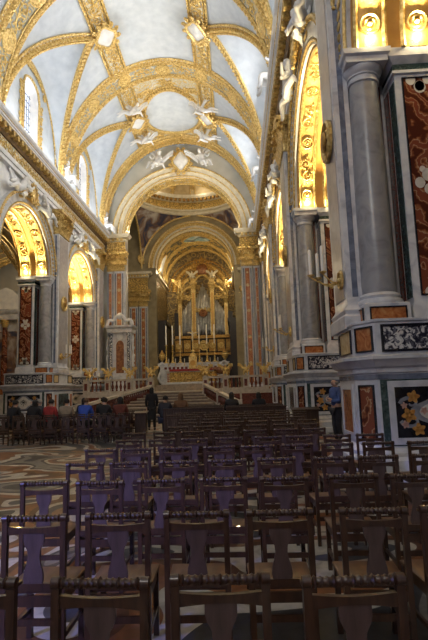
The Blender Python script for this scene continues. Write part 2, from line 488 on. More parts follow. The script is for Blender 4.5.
def barrel_path(y, u0=-6.42, u1=6.42, n=48):
    pts, ns = [], []
    for i in range(n+1):
        a = -PI/2+PI*i/n; u = 6.44*math.sin(a)
        pts.append((AX+u, y, HC+7.85*math.cos(a))); ns.append((-math.sin(a)/6.44, 0, -math.cos(a)/7.85))
    return Path(pts, ns, V(0,1,0))
for y, w in ((10.6,1.5),(19.43,1.5),(28.26,1.4),(37.25,.9)):
    o = band(ceil, barrel_path(y), w, (mt['relief_green'] if y < 30 else mt['gold_ground'], mt['gold']), edge=.08, bead=.3, deco='rosette', period=1.35, name='transverse_rib', th=.14, relief_r=.042)
# stepped inner rope beside each rib
for y in (18.55,20.3,27.45,29.05,36.6):
    if y > 18: band(ceil, barrel_path(y), .26, (mt['cream'], mt['gold']), edge=.05, deco='egg', period=.3, name='rib_moulding', th=.06, relief_r=.04)
# groin bands and window-wall arch mouldings
for bi,(y0,y1) in enumerate(BAYS):
    yc = (y0+y1)/2
    for s in (-1,1):
        for q in (-1,1):
            pts, ns = [], []
            for i in range(25):
                d = q*HB*(1-i/24); u = ug(d)
                z = zb(u)-.02
                pts.append((AX+s*u, yc+d, z))
                n = nb(u); ns.append((s*n.x+s*-.25, q*-.0, n.z))
            band(ceil, Path(pts,ns), .50, (mt['cream'], mt['gold']), edge=.07, bead=0, deco='rope', period=.24, name='groin_band', th=.09, relief_r=.075)
        e = MB()
        e.tube([(AX+s*(WU-.04), yc-HB+2*HB*i/40, zw(-HB+2*HB*i/40)) for i in range(41)], .055, 6)
        e.build('lunette_moulding', mt['gold'], ceil)
# crown bands with cartouches, both sides of the flat panels
cart_n = 0
def cartouche(parent=None):
    m = MB()
    # flat shield with scrolled rim, local: x across, y along, z out
    pts = [(.62*math.cos(a)*(1+.12*math.cos(4*a)), .8*math.sin(a)*(1+.1*math.cos(4*a))) for a in [2*PI*i/28 for i in range(28)]]
    return pts
def shield(name, label, cat, group, F, sc=1.0):
    root = thing(name, label, cat, group)
    pts = cartouche()
    m = MB(F); n = len(pts)
    vs = [(0,0,.2*sc)]+[(x*sc*q,y*sc*q,z*sc) for q,z in ((.35,.18),(.7,.12),(1,.02)) for x,y in pts]
    fs = [(0,1+i,1+(i+1)%n) for i in range(n)]+[(1+j*n+i,1+(j+1)*n+i,1+(j+1)*n+(i+1)%n,1+j*n+(i+1)%n) for j in (0,1) for i in range(n)]
    m.add(vs, fs); m.build('shield_field', mt['stucco'], root)
    r = MB(F)
    r.tube([(x*sc*1.05,y*sc*1.05,.1*sc) for x,y in pts], .1*sc, 6, closed=True)
    for i in range(12):
        a = 2*PI*i/12+.2
        cx, cy = .82*sc*math.cos(a), 1.02*sc*math.sin(a)
        sp = [(cx+.2*sc*(1-t/9)*math.cos(a+t*.75), cy+.2*sc*(1-t/9)*math.sin(a+t*.75), .08*sc) for t in range(9)]
        r.tube(sp, [.085*sc*(1-.07*t) for t in range(9)], 5)
        r.sphere((cx*1.12,cy*1.12,.06*sc), (.11*sc,.11*sc,.08*sc), 6, 4)
    r.build('scrolled_rim', mt['gold'], root)
    return root
def vaultF(u0, y0, off=.05):
    n0 = nb(u0); tx = Vector((1,0,0)); tx = (tx-n0*tx.dot(n0)).normalized(); ty = Vector((0,1,0))
    P0 = Vector((AX+u0,y0,zb(abs(u0))))
    return lambda x,y,z: P0+tx*x+ty*y+n0*(z+off)
for bi,(y0,y1) in enumerate(BAYS):
    yc = (y0+y1)/2
    for s in (-1,1):
        a, b = y0+.75, y1-.75
        pts = [(AX+s*2.72, a+(b-a)*i/20, zb(2.72)) for i in range(21)]
        n = nb(2.72)
        band(ceil, Path(pts,[(s*n.x,0,n.z)]*21), 1.15, (mt['relief'], mt['gold']), edge=.07, bead=.28, deco='scroll', period=1.2, name='crown_band', th=.1, relief_r=.05)
# oval medallion of the last bay
yM = 33.2
g = MB()
g.grid(10,16, lambda a,b: (AX-2.15+4.3*a, 29.1+7.3*b, zb(-2.15+4.3*a)-.04), lambda a,b:(4.3*a,7.3*b))
g.build('crown_relief', mt['relief'], ceil)
g = MB()
ell = [(2.0*math.cos(2*PI*i/48), 2.75*math.sin(2*PI*i/48)) for i in range(48)]
vs = [(AX,yM,zb(0)-.1)]+[(AX+x*.6,yM+y*.6,zb(x*.6)-.1) for x,y in ell]+[(AX+x,yM+y,zb(x)-.1) for x,y in ell]
g.add(vs, [(0,1+i,1+(i+1)%48) for i in range(48)]+[(1+i,49+i,49+(i+1)%48,1+(i+1)%48) for i in range(48)])
md = g.build('oval_medallion', mt['plaster'], ceil)
e = MB()
e.tube([(AX+x*1.02,yM+y*1.02,zb(x)-.14) for x,y in ell], .12, 7, closed=True)
e.tube([(AX+x*1.15,yM+y*1.12,zb(x)-.1) for x,y in ell], .07, 6, closed=True)
for i in range(64):
    a = 2*PI*i/64
    e.sphere((AX+2.18*math.cos(a), yM+2.92*math.sin(a), zb(2.1*math.cos(a))-.13), .1, 6, 4)
for i in range(10):
    a = 2*PI*(i+.5)/10
    F = vaultF(max(-2.9,min(2.9,2.75*math.cos(a))), yM+3.45*math.sin(a))
    q = MB(F); scroll(q, 0, 1.0, 1.0, 1 if i%2 else -1, .07); e.add(q.v, q.f)
e.build('medallion_frame', mt['gold'], md)
# cartouches at the meeting of the groins
names = ['second bay', 'panelled bay', 'bay of the oval medallion']
for bi,(y0,y1) in enumerate(BAYS):
    if bi == 0: continue
    yc = (y0+y1)/2
    for s in (-1,1):
        shield('cartouche', 'white shield cartouche with gilded rim, %s side of the vault, %s' % ('window' if s < 0 else 'shaded', ['','beside the plain panel','beside the oval medallion'][bi]),
               'cartouche', 'vault cartouches', vaultF(s*2.72, yc+.15, .36), .85)

# ================================================================== nave walls
UW = 6.65
def arch_pts(yc, r, n=32): return [(yc-r*math.cos(PI*i/n), SP+r*math.sin(PI*i/n)) for i in range(n+1)]
def plen(s,k): return 1.9 if (s,k) == (1,1) else (1.95 if k == 4 else PL)
ARCHS = {s:[((PY[k]+plen(s,k)+PY[k+1])/2, (PY[k+1]-PY[k]-plen(s,k))/2) for k in range(4)] for s in (-1,1)}
for s, wn in ((-1,'wall_left'),(1,'wall_right')):
    ARCH = ARCHS[s]
    m = MB()
    # spandrels with arched openings, front and back faces
    for u in (UW, 8.45):
        for k,(yc,r) in enumerate(ARCH):
            ap = arch_pts(yc, r)
            for i in range(len(ap)-1):
                m.add([W(s,u,ap[i][0],ap[i][1]),W(s,u,ap[i+1][0],ap[i+1][1]),W(s,u,ap[i+1][0],12.7),W(s,u,ap[i][0],12.7)],[(0,1,2,3)])
        for k,y in enumerate(PY):
            y1 = y+plen(s,k) if y < 35 else 38.4
            m.add([W(s,u,y,SP),W(s,u,y1,SP),W(s,u,y1,12.7),W(s,u,y,12.7)],[(0,1,2,3)])
    # plain masses outside the photograph's view
    x0,x1 = sorted((AX+s*6.65, AX+s*8.45)); m.box(x0,x1,-9,PY[0]+PL,0,SP); m.box(x0,x1,-9,PY[0],SP,12.7)
    if s < 0: m.box(x0,x1,PY[1],PY[1]+PL,0,SP); m.box(x0,x1,PY[2],PY[2]+PL,0,SP)
    # backing behind the cornice
    x0,x1 = sorted((AX+s*6.62, AX+s*7.0)); m.box(x0,x1,-9,38.4,12.6,HC)
    wall = struct(m.build(wn, mt['stucco']))
    # clerestory wall with windows
    c = MB(); c.add([W(s,WU,-9,HC),W(s,WU,10.6,HC),W(s,WU,10.6,HC+1),W(s,WU,-9,HC+1)],[(0,1,2,3)])
    for bi,(y0,y1) in enumerate(BAYS):
        yc = (y0+y1)/2; ww = .95; wt = lambda d: 17.9+.75*math.sqrt(max(0,1-(d/ww)**2))
        ds = sorted(set([-HB+2*HB*i/40 for i in range(41)]+[-ww,ww]+[-ww+2*ww*i/12 for i in range(13)]))
        for d0,d1 in zip(ds,ds[1:]):
            mid = (d0+d1)/2
            if abs(mid) < ww:
                c.add([W(s,WU,yc+d0,HC-.1),W(s,WU,yc+d1,HC-.1),W(s,WU,yc+d1,14.6),W(s,WU,yc+d0,14.6)],[(0,1,2,3)])
                c.add([W(s,WU,yc+d0,wt(d0)),W(s,WU,yc+d1,wt(d1)),W(s,WU,yc+d1,zw(d1)+.1),W(s,WU,yc+d0,zw(d0)+.1)],[(0,1,2,3)])
            else:
                c.add([W(s,WU,yc+d0,HC-.1),W(s,WU,yc+d1,HC-.1),W(s,WU,yc+d1,zw(d1)+.1),W(s,WU,yc+d0,zw(d0)+.1)],[(0,1,2,3)])
        c.add([W(s,WU,yc+HB,HC-.1),W(s,WU,y1+.8,HC-.1),W(s,WU,y1+.8,HC+2),W(s,WU,yc+HB,HC+2)],[(0,1,2,3)])
        c.add([W(s,WU,y0-.8,HC-.1),W(s,WU,yc-HB,HC-.1),W(s,WU,yc-HB,HC+2),W(s,WU,y0-.8,HC+2)],[(0,1,2,3)])
        # window: splayed reveal, glass and lead
        out = [(-ww,14.6)]+[(-ww+2*ww*i/12, wt(-ww+2*ww*i/12)) for i in range(13)]+[(ww,14.6)]
        inn = [(d*.70, 14.75+(z-14.6)*.95) for d,z in out]
        wi = MB(); n = len(out)
        vs = [W(s,WU,yc+d,z) for d,z in out]+[W(s,7.0,yc+d,z) for d,z in inn]
        wi.add(vs, [(i,(i+1)%n,n+(i+1)%n,n+i) for i in range(n)])
        win = struct(wi.build('window_%d' % (bi+1+(3 if s > 0 else 0)), mt['stucco']))
        p = MB(); p.add([W(s,6.99,yc+d,z) for d,z in inn],[tuple(range(n))]); p.build('pane', mt['pane' if s < 0 else 'pane_boosted'], win)
        l = MB()
        for i in range(-2,3): l.tube([W(s,6.96,yc+i*.25,14.8),W(s,6.96,yc+i*.25,18.1)], .022, 4)
        for i in range(1,9): l.tube([W(s,6.96,yc-.66,14.8+i*.4),W(s,6.96,yc+.66,14.8+i*.4)], .022, 4)
        l.build('lead_lattice', mt['lead'], win)
        fr = MB(); fr.tube([W(s,WU-.04,yc+d*1.06,z+(.06 if z>15 else 0)) for d,z in out], .07, 6)
        hood = [(d*1.75, z+.75) for d,z in out[1:-1]]
        mm = MB()
        for i,(d,z) in enumerate(hood):
            F = (lambda d,z: (lambda x,y,n: W(s,WU-.05-n,yc+d+x,z+y)))(d,z)
            q = MB(F); rosette(q,0,0,.22,.05,8); mm.add(q.v,q.f)
        for sg in (-1,1):
            for zz in (15.2,15.8,16.4,17.0,17.6):
                F = (lambda zz: (lambda x,y,n: W(s,WU-.05-n,yc+sg*1.3+y,zz+x)))(zz)
                q = MB(F); scroll(q,0,.6,.45,sg,.04,False); mm.add(q.v,q.f)
        mm.build('gilded_surround', mt['gold'], win); fr.build('gilded_moulding', mt['gold'], win)
    cl = c.build('clerestory', mt['plaster'], wall)

    # entablature
    def run(prof, name, mat, parent, y0=-9, y1=38.1, ang=30):
        q = MB(); q.sweep(prof, [(W(s,0,y0,0),V(s,0,0),V(0,0,1)),(W(s,0,y1,0),V(s,0,0),V(0,0,1))], pclosed=True)
        return q.build(name, mat, parent, ang)
    ent = struct(MB().box(*sorted((AX+s*6.45,AX+s*6.66)),-9,38.1,12.55,12.75).build('trim_%d' % (1 if s<0 else 2), mt['stucco']))
    run([(6.66,12.75),(6.38,12.75),(6.34,12.85),(6.34,12.95),(6.66,12.95)], 'architrave_moulding', mt['stucco'], ent)
    q = MB(); q.grid(90,2, lambda a,b: W(s,6.42,10+28.1*a,12.95+.62*b), lambda a,b:(28*a,.62*b)); fz = q.build('frieze', mt['relief'], ent)
    q = MB(lambda x,y,n: W(s,6.42-n,x,13.26+y))
    for i in range(31): scroll(q, 10.6+i*.9, .9, .55, 1 if i%2 else -1, .03, True)
    q.build('frieze_scrolls', mt['gold'], fz)
    run([(6.66,13.57),(6.33,13.57),(6.25,13.68),(6.25,13.95),(6.66,13.95)], 'dentil_bed', mt['dentil_brown'], ent)
    q = MB()
    for i in range(64):
        y = 9.5+i*.45
        if y < 38: q.box(*sorted((AX+s*6.02,AX+s*6.26)), y, y+.2, 13.72, 13.95)
    q.build('modillion', mt['gold'], ent)
    run([(6.66,13.95),(6.0,13.95),(5.98,14.02),(5.93,14.04),(5.93,14.12),(5.8,14.22),(5.78,14.35),(6.66,14.35)], 'cornice_lip', mt['stucco'], ent)
    q = MB(); q.tube([W(s,5.92,-9,14.16),W(s,5.92,38.1,14.16)], .035, 6); q.tube([W(s,6.02,-9,13.97),W(s,6.02,38.1,13.97)], .03, 6)
    q.build('gilded_bead', mt['gold'], ent)

    # arches: archivolt, soffit bands, amber soffit
    for k,(yc,r) in enumerate(ARCH):
        if k == 0 and s < 0: continue
        def ap(rr, u, n=40, zoff=0):
            pts = [W(s,u,yc-rr*math.cos(PI*i/n), SP+zoff+rr*math.sin(PI*i/n)) for i in range(n+1)]
            ns = [V(0, math.cos(PI*i/n), -math.sin(PI*i/n)) for i in range(n+1)]
            return pts, ns
        a = MB()
        for rr0,rr1,uu in ((r-.02,r+.16,6.58),(r+.16,r+.62,6.52),(r+.62,r+.72,6.46)):
            pi,_ = ap(rr0,uu); po,_ = ap(rr1,uu); qo,_ = ap(rr1,6.66); qi,_ = ap(rr0,6.66)
            for i in range(40):
                a.add([pi[i],pi[i+1],po[i+1],po[i],qo[i],qo[i+1],qi[i],qi[i+1]],[(0,1,2,3),(3,2,5,4),(0,1,7,6)])
        arv = a.build('archivolt', mt['marble'], wall)
        e = MB()
        p1,_ = ap(r+.66,6.44); e.tube(p1,.06,6)
        p1,_ = ap(r+.08,6.56); e.tube(p1,.05,6)
        nb_ = 46
        for i in range(nb_):
            t = PI*(i+.5)/nb_
            e.sphere(W(s,6.44,yc-(r+.58)*math.cos(t),SP+(r+.58)*math.sin(t)), .05, 6, 4)
            if i > 16: e.sphere(W(s,6.5,yc-(r+.38)*math.cos(t),SP+(r+.38)*math.sin(t)), (.03,.14,.09), 6, 4)
        e.build('gilded_edge', mt['gold'], arv)
        so = MB(); pts,ns = ap(r, 6.6); p2,_ = ap(r, 8.45)
        so.grid(40,1, lambda a,b: pts[round(a*40)].lerp(p2[round(a*40)], b))
        sof = so.build('soffit', mt['amber'], wall)
        for uc in (7.03, 7.98):
            pp,nn = ap(r-.01, uc)
            band(sof, Path(pp,nn,V(s,0,0)), .62, (mt['gold_ground'], mt['gold']), edge=.055, deco='rosette', period=1.03, name='gilded_soffit_band', th=.06, relief_r=.036)

# rear wall and outer walls, aisles
m = MB(); m.box(-24,13,-9.4,-9,0,22.5); rw = struct(m.build('wall_rear', mt['plaster']))
for i,(xa,xb,za,zt) in enumerate(((AX-2.4,AX+2.4,10.5,17.5),)):
    m = MB(); m.box(xa-.15,xb+.15,-9.02,-8.9,za-.15,zt+.15)
    w = struct(m.build('window_%d' % (7+i), mt['stucco']))  # unseen rear window, added to carry the fill glow
    p = MB(); p.add([(xa,-8.88,za),(xb,-8.88,za),(xb,-8.88,zt),(xa,-8.88,zt)],[(0,1,2,3)]); p.build('pane', mt['pane_rear_fill'], w)
m = MB(); m.box(AX-6.64,AX-6.56,-5.0,-.4,0,4.1); w = struct(m.build('added_door_1', mt['wood_pew']))  # unseen glazed door, added to throw blue glow onto the chairs
p = MB()
for k in range(3): p.add([(AX-6.55,-4.7+1.4*k,.4),(AX-6.55,-3.45+1.4*k,.4),(AX-6.55,-3.45+1.4*k,3.8),(AX-6.55,-4.7+1.4*k,3.8)],[(0,1,2,3)])
p.build('pane', mt['pane_blue_fill'], w)
m = MB()
for s in (-1,1): m.box(*sorted((AX+s*16.6,AX+s*17)),-9,60.5,0,13.6)
# wall between aisle end and chancel
struct(m.build('wall_aisle', mt['choir_stucco']))
for s in (-1,1):
    m = MB(); ys=[-9,38.4]
    m.grid(1,16, lambda a,b: W(s, 8.45+8.2*b, -9+47.4*a, 11.9+1.5*math.sin(PI*b)))
    # back of the nave wall above aisle vault
    va = struct(m.build('ceiling_aisle', mt['choir_stucco']))
    if s < 0:
        for y in (28.26,35.9):
            q = MB(); ra = 3.75; cu = 12.55
            for dy in (-.35,.35):
                for i in range(32):
                    a0,a1 = PI*i/32,PI*(i+1)/32
                    f = lambda a: W(s,cu-ra*math.cos(a),y+dy,SP+ra*math.sin(a)); g = lambda a: W(s,cu-4.1*math.cos(a),y+dy,12.0+1.4*math.sin(a))
                    q.add([f(a0),f(a1),g(a1),g(a0)],[(0,1,2,3)])
            q.box(*sorted((AX+s*16.2,AX+s*16.7)),y-.5,y+.5,0,12)
            ar = q.build('aisle_arch', mt['choir_stucco'], va)
            pts = [W(s,cu-ra*math.cos(PI*i/32),y,SP+ra*math.sin(PI*i/32)) for i in range(33)]
            band(va, Path(pts,[V(s*math.cos(PI*i/32),0,-math.sin(PI*i/32)) for i in range(33)],V(0,1,0)), .8, (mt['gold_ground'],mt['gold']), edge=.08, deco='rosette', period=.9, name='aisle_rib', th=.05)
            q = MB()
            for dy in (-.38,.38):
                for r in (ra+.15,ra+.6): q.tube([W(s,cu-r*math.cos(PI*i/32),y+dy,SP+r*math.sin(PI*i/32)) for i in range(33)], .06, 6)
            q.build('gilded_moulding', mt['gold'], ar)
        for y0,y1 in ((28.26,37.1),(19.4,28.26)):
            for q0 in (0,1):
                pts = [W(s,8.6+7.9*t,(y0+(y1-y0)*t) if q0 == 0 else (y1-(y1-y0)*t),8.6+4.6*math.sin(PI*t)) for t in [i/30 for i in range(31)]]
                band(va, Path(pts,[V(0,0,-1)]*31), .35, (mt['amber'],mt['gold']), edge=.06, deco='egg', period=.4, name='aisle_groin_rib', th=.08)
    m = MB(); m.box(*sorted((AX+s*8.45,AX+s*17)),38.4,38.7,0,13.6)
    struct(m.build('wall_aisle_end', mt['plaster_grey']))
# ================================================================== piers
def inlay(mb_parent, F, w, h, mat, name='inlay_panel', frame=.06, fmat=None, depth=.012):
    """a framed stone panel; F(x,y,n) with x across, y up, n out"""
    p = MB(F); p.add([(-w/2,-h/2,depth),(w/2,-h/2,depth),(w/2,h/2,depth),(-w/2,h/2,depth)],[(0,1,2,3)])
    o = p.build(name, mat, mb_parent)
    if frame:
        fr = MB(F); a, b = w/2, h/2; t = frame
        for x0,x1,y0,y1 in ((-a-t,a+t,-b-t,-b),(-a-t,a+t,b,b+t),(-a-t,-a,-b,b),(a,a+t,-b,b)): fr.box(x0,x1,y0,y1,0,depth+.02)
        fr.build('panel_frame', fmat or mt['marble'], mb_parent)
    return o
def offset_poly(poly, d):
    n = len(poly); out = []
    cx = sum(p[0] for p in poly)/n; cy = sum(p[1] for p in poly)/n
    for i in range(n):
        p0, p1, p2 = Vector(poly[i-1]), Vector(poly[i]), Vector(poly[(i+1)%n])
        e1 = (p1-p0).normalized(); e2 = (p2-p1).normalized()
        n1 = Vector((e1.y,-e1.x)); n2 = Vector((e2.y,-e2.x))
        if n1.dot(p1-Vector((cx,cy))) < 0: n1 = -n1
        if n2.dot(p1-Vector((cx,cy))) < 0: n2 = -n2
        b = (n1+n2); b = b/max(.3,b.dot(n1))
        out.append((p1.x+b.x*d, p1.y+b.y*d))
    return out
def profile_stack(mb, poly, prof):
    """prof: (offset, z) list - moulded block over a plan polygon"""
    n = len(poly); vs, fs = [], []
    for d,z in prof: vs += [(x,y,z) for x,y in offset_poly(poly, d)]
    for j in range(len(prof)-1):
        for i in range(n): fs.append((j*n+i, j*n+(i+1)%n, (j+1)*n+(i+1)%n, (j+1)*n+i))
    fs.append(tuple(range(n-1,-1,-1))); fs.append(tuple(range((len(prof)-1)*n, len(prof)*n)))
    mb.add(vs, fs)
def flower(F, cx, cy, r, n=5, rot=0.):
    q = MB(F)
    for i in range(n):
        a = rot+2*PI*i/n
        pts = []
        for t in range(12):
            b = 2*PI*t/12
            lx, ly = r*.55+r*.5*math.cos(b), r*.3*math.sin(b)*(1.2-.4*math.cos(b))
            pts.append((cx+lx*math.cos(a)-ly*math.sin(a), cy+lx*math.sin(a)+ly*math.cos(a)))
        vs = [(x,y,.016) for x,y in pts]; q.add(vs,[tuple(range(12))])
    q.add([(cx+r*.22*math.cos(2*PI*i/10), cy+r*.22*math.sin(2*PI*i/10), .02) for i in range(10)],[tuple(range(10))])
    return q
def inlay_scroll(F, pts, w):
    q = MB(F); n = len(pts); vs = []
    for i,(x,y) in enumerate(pts):
        a = pts[max(0,i-1)]; b = pts[min(n-1,i+1)]
        d = Vector((b[0]-a[0], b[1]-a[1])).normalized(); ww = w*(1-.7*i/n)
        vs += [(x-d.y*ww, y+d.x*ww, .015),(x+d.y*ww, y-d.x*ww, .015)]
    q.add(vs, [(2*i,2*i+1,2*i+3,2*i+2) for i in range(n-1)])
    return q
def floral(parent, F, w, h, rich=True):
    """black panel with inlaid cream cartouche, grey scrolls and orange flowers"""
    p = inlay(parent, F, w, h, mt['black'], 'floral_panel', .11)
    m = MB(F)
    pts = [(w*.24*math.cos(a)*(1+.18*math.cos(4*a)), h*.34*math.sin(a)*(1+.12*math.cos(4*a))) for a in [2*PI*i/40 for i in range(40)]]
    m.add([(x*1.32,y*1.2,.0135) for x,y in pts],[tuple(range(40))]); m.build('grey_strapwork', mt['inlay_grey'], parent)
    m = MB(F); m.add([(x,y,.0145) for x,y in pts],[tuple(range(40))]); m.build('cream_cartouche', mt['inlay_cream'], parent)
    m = MB(F)
    for s in (-1,1):
        for v in (-1,1):
            q = inlay_scroll(F, [(s*(w*.36+ w*.10*(1-t/12)*math.cos(t*.55)), v*(h*.17+h*.14*(1-t/12)*math.sin(t*.55))) for t in range(12)], .035)
            b = len(m.v); m.v += q.v; m.f += [[k+b for k in f] for f in q.f]
    m.build('grey_scroll', mt['inlay_grey'], parent)
    m, m2 = 'orange_flower', 'pink_flower'
    for s in (-1,1):
        for x,y,r,mm in ((.33,.30,.13,m),(.38,-.06,.15,m),(.30,-.34,.13,m),(.24,.02,.08,m2),(.42,.13,.07,m2),(.42,-.24,.08,m2)):
            flower(F, s*x*w, y*h, r*.85, 5, x*9+y*3).build(mm, mt['inlay_orange' if mm == m else 'inlay_pink'], parent)
    m = MB(F)
    q = lambda pts: m.tube([(x,y,.016) for x,y in pts], .014, 4)
    q([(0,-.18),(0,.18)]); q([(-.14,.02),(.14,.02)])
    for s in (-1,1):
        q([(s*.10+.06*math.cos(t*.6),.02+.09*math.sin(t*.6)) for t in range(11)])
    q([(.08*math.cos(t*.6),.09+.05*math.sin(t*.6)) for t in range(11)])
    m.build('black_monogram', mt['black'], parent)
def corinthian(name, parent, x0, x1, y0, y1, z0, z1, mat=None):
    """gilded pilaster capital: bell, two rows of curling leaves, volutes, abacus"""
    mat = mat or mt['gold']; h = z1-z0
    m = MB(); m.box(x0,x1,y0,y1,z0,z1-.12*h)
    e = .09*h
    poly = [(x0,y0),(x1,y0),(x1,y1),(x0,y1)]
    profile_stack(m, poly, [(.02,z0-.04*h),(.05,z0-.02*h),(.02,z0)])
    profile_stack(m, poly, [(e*1.2,z1-.13*h),(e*2.,z1-.11*h),(e*2.,z1-.04*h),(e*2.3,z1)])
    o = m.build(name, mat, parent)
    lf = MB()
    def leaf(P, T, N, w, hh, curl):
        vs, fs = [], []
        for i in range(6):
            t = i/5; out = curl*(t**2.2); zz = hh*(t if t < .85 else .85-(t-.85)*.8)
            ww = w*(.9+.25*math.sin(t*PI))*(1 if t < .8 else .6)
            for k in (-1,-.5,0,.5,1):
                vs.append(P+T*(ww*.5*k)+N*(out+.03*(1-abs(k))+.01)+V(0,0,zz-.06*abs(k)*hh*t))
        for i in range(5):
            for k in range(4): fs.append((i*5+k,i*5+k+1,i*5+k+6,i*5+k+5))
        lf.add(vs, fs)
    def face(A, B, N):
        L = (B-A).length; T = (B-A).normalized(); k = max(2,int(round(L/(.36*h))))
        for i in range(k): leaf(A+T*(L*(i+.5)/k), T, N, L/k*.95, .40*h, .20*h)
        for i in range(k+1): leaf(A+T*(L*i/k)+V(0,0,.30*h), T, N, L/k*.9, .42*h, .26*h)
        for P,sg in ((A,1),(B,-1)):
            pts = [P+V(0,0,.74*h)+N*(.14*h)-T*sg*(.02*h)+(T*sg*math.cos(t*.7)+V(0,0,math.sin(t*.7)))*(.13*h*(1-t/13)) for t in range(11)]
            lf.tube(pts, [.045*h*(1-.05*t) for t in range(11)], 5)
        C = (A+B)/2+V(0,0,.90*h)+N*(.16*h); lf.sphere(C, (.1*h,.1*h,.09*h), 8, 5)
    face(V(x0,y0,z0),V(x1,y0,z0),V(0,-1,0)); face(V(x1,y1,z0),V(x0,y1,z0),V(0,1,0))
    face(V(x0,y1,z0),V(x0,y0,z0),V(-1,0,0)); face(V(x1,y0,z0),V(x1,y1,z0),V(1,0,0))
    lf.build('acanthus_leaf', mat, o)
    return o

def pier(s, Y, label, L=PL):
    root = thing('marble_pier', label, 'pier', 'inlaid marble piers of the nave arcade')
    yc = Y+L/2
    def PV(u,y,z): return W(s,u,y,z)
    poly_uy = [(6.22,Y-.14),(6.50,Y-.62),(8.85,Y-.62),(8.85,Y+L+.62),(6.50,Y+L+.62),(6.22,Y+L+.14)]
    if abs(L-1.95) < .01: poly_uy[3:] = [(8.85,Y+L-.1),(6.5,Y+L-.1),(6.22,Y+L-.2)]
    elif L < 2: poly_uy[3:] = [(8.85,Y+L+.15),(6.55,Y+L+.1),(6.22,Y+L-.75)]
    poly = [(AX+s*u,y) for u,y in poly_uy]
    def slab(prof, name, mat, parent=root, pl=poly):
        q = MB(); profile_stack(q, pl, prof); return q.build(name, mat, parent, 30)
    slab([(.34,0),(.34,.16)], 'marble_step', mt['marble'])
    ped = slab([(.16,.16),(.16,.34),(.10,.40),(.10,.46),(.03,.54),(0,.56),(0,1.80)], 'pedestal', mt['marble'])
    slab([(0,1.80),(.03,1.82),(.03,1.90),(.10,1.93),(.16,2.02),(.20,2.05),(.20,2.10),(.10,2.13)], 'pedestal_cornice', mt['marble'], ped)
    slab([(.012,1.70),(.012,1.79)], 'grey_band', mt['marble_bluegrey'], ped)
    att = slab([(-.03,2.13),(-.03,2.70),(-.0,2.72),(-.0,2.76),(-.10,2.78)], 'attic_plinth', mt['marble'])
    # panels on each face of the pedestal die
    def faceF(A, B, z):
        A = PV(*A,0); B = PV(*B,0); T = (B-A).normalized(); C = (A+B)/2+V(0,0,z)
        N = V(T.y,-T.x,0)
        if N.dot(C-PV(7.6,yc,z)) < 0: N = -N
        return lambda x,y,n: C+T*x+V(0,0,y)+N*n
    zc, hh = 1.13, .98
    faces = [(poly_uy[0],poly_uy[1]),(poly_uy[5],poly_uy[4]),(poly_uy[0],poly_uy[5]),(poly_uy[1],poly_uy[2]),(poly_uy[4],poly_uy[3])]
    for i,(A,B) in enumerate(faces):
        Fd = faceF(A,B,zc); w = math.dist(A,B)
        Fa = faceF(A,B,2.42)
        Fa2 = lambda x,y,n,Fa=Fa: Fa(x,y,n-.03)
        if i < 2:
            inlay(ped, Fd, w*.56, hh-.08, mt['breccia'], 'breccia_panel', .03, mt['black'])
            inlay(att, Fa2, w*.66, .40, mt['breccia_orange'], 'orange_panel', .03, mt['black'])
        elif i == 2 and L < 2:
            inlay(ped, Fd, w-.5, .80, mt['breccia_orange'], 'orange_panel', .10)
            inlay(att, Fa2, w-.4, .40, mt['breccia_yellow'], 'yellow_panel', .03, mt['black'])
        elif i == 2:
            for q in (-1,1):
                F = lambda x,y,n,q=q: Fd(x+q*(w/2-.33),y,n)
                inlay(ped, F, .36, .80, mt['breccia_orange'], 'orange_panel', .09)
                F = lambda x,y,n,q=q: Fa2(x+q*(w/2-.45),y,n)
                inlay(att, F, .66, .40, mt['breccia_yellow'], 'yellow_panel', .03, mt['black'])
            inlay(ped, Fd, max(.2,w-1.5), hh-.1, mt['marble_green'], 'green_panel', .05)
        else:
            gb = MB(Fd); gb.add([(-w/2+.03,-.565,.006),(w/2-.03,-.565,.006),(w/2-.03,.565,.006),(-w/2+.03,.565,.006)],[(0,1,2,3)]); gb.build('green_border', mt['marble_green'], ped)
            F = lambda x,y,n,Fd=Fd: Fd(x,y,n)
            if i == 3: floral(ped, F, w*.78, .86)
            else: inlay(ped, F, w*.78, .86, mt['breccia'], 'breccia_panel', .11)
            inlay(att, Fa2, w-.32, .40, mt['pavonazzo'], 'black_and_white_panel', .045, mt['black'])
    # upper plinth under column, pilasters
    def ublk(u0,u1,y0,y1,prof,name,mat,par=root):
        q = MB(); profile_stack(q, [(AX+s*u0,y0),(AX+s*u1,y0),(AX+s*u1,y1),(AX+s*u0,y1)], prof); return q.build(name, mat, par, 30)
    # core
    core = ublk(6.60,8.45,Y+.75,Y+L-.75,[(0,2.6),(0,8.1)],'core',mt['marble_grey'])
    ublk(6.62,8.45,Y+.06,Y+L-.06,[(0,8.2),(0,8.42)],'impost_slab',mt['marble'],core)
    for sg,yb in ((-1,Y+.75),(1,Y+L-.75)):
        for u,w,mm in ((7.28,.05,'marble'),(7.36,.10,'marble_red'),(7.44,.05,'marble')):
            q = MB(); q.box(*sorted((AX+s*(u-w/2),AX+s*(u+w/2))), *sorted((yb,yb+sg*.02)), 2.9, 8.1); q.build('stone_strip', mt[mm], core)
    # nave pilaster
    py0,py1 = (Y+.6,Y+L-.6) if L > 2 else (Y+.35,Y+L-.35)
    pil = ublk(6.30,6.62,py0,py1,[(.10,2.7),(.10,2.95),(.06,3.0),(.08,3.08),(.02,3.16),(0,3.2),(0,11.15)],'nave_pilaster',mt['marble'])
    q = MB()
    q.box(*sorted((AX+s*6.285,AX+s*6.30)), py0+.16, py1-.16, 3.35, 11.0); q.build('pinkish_panel', mt['marble_pink'], pil)
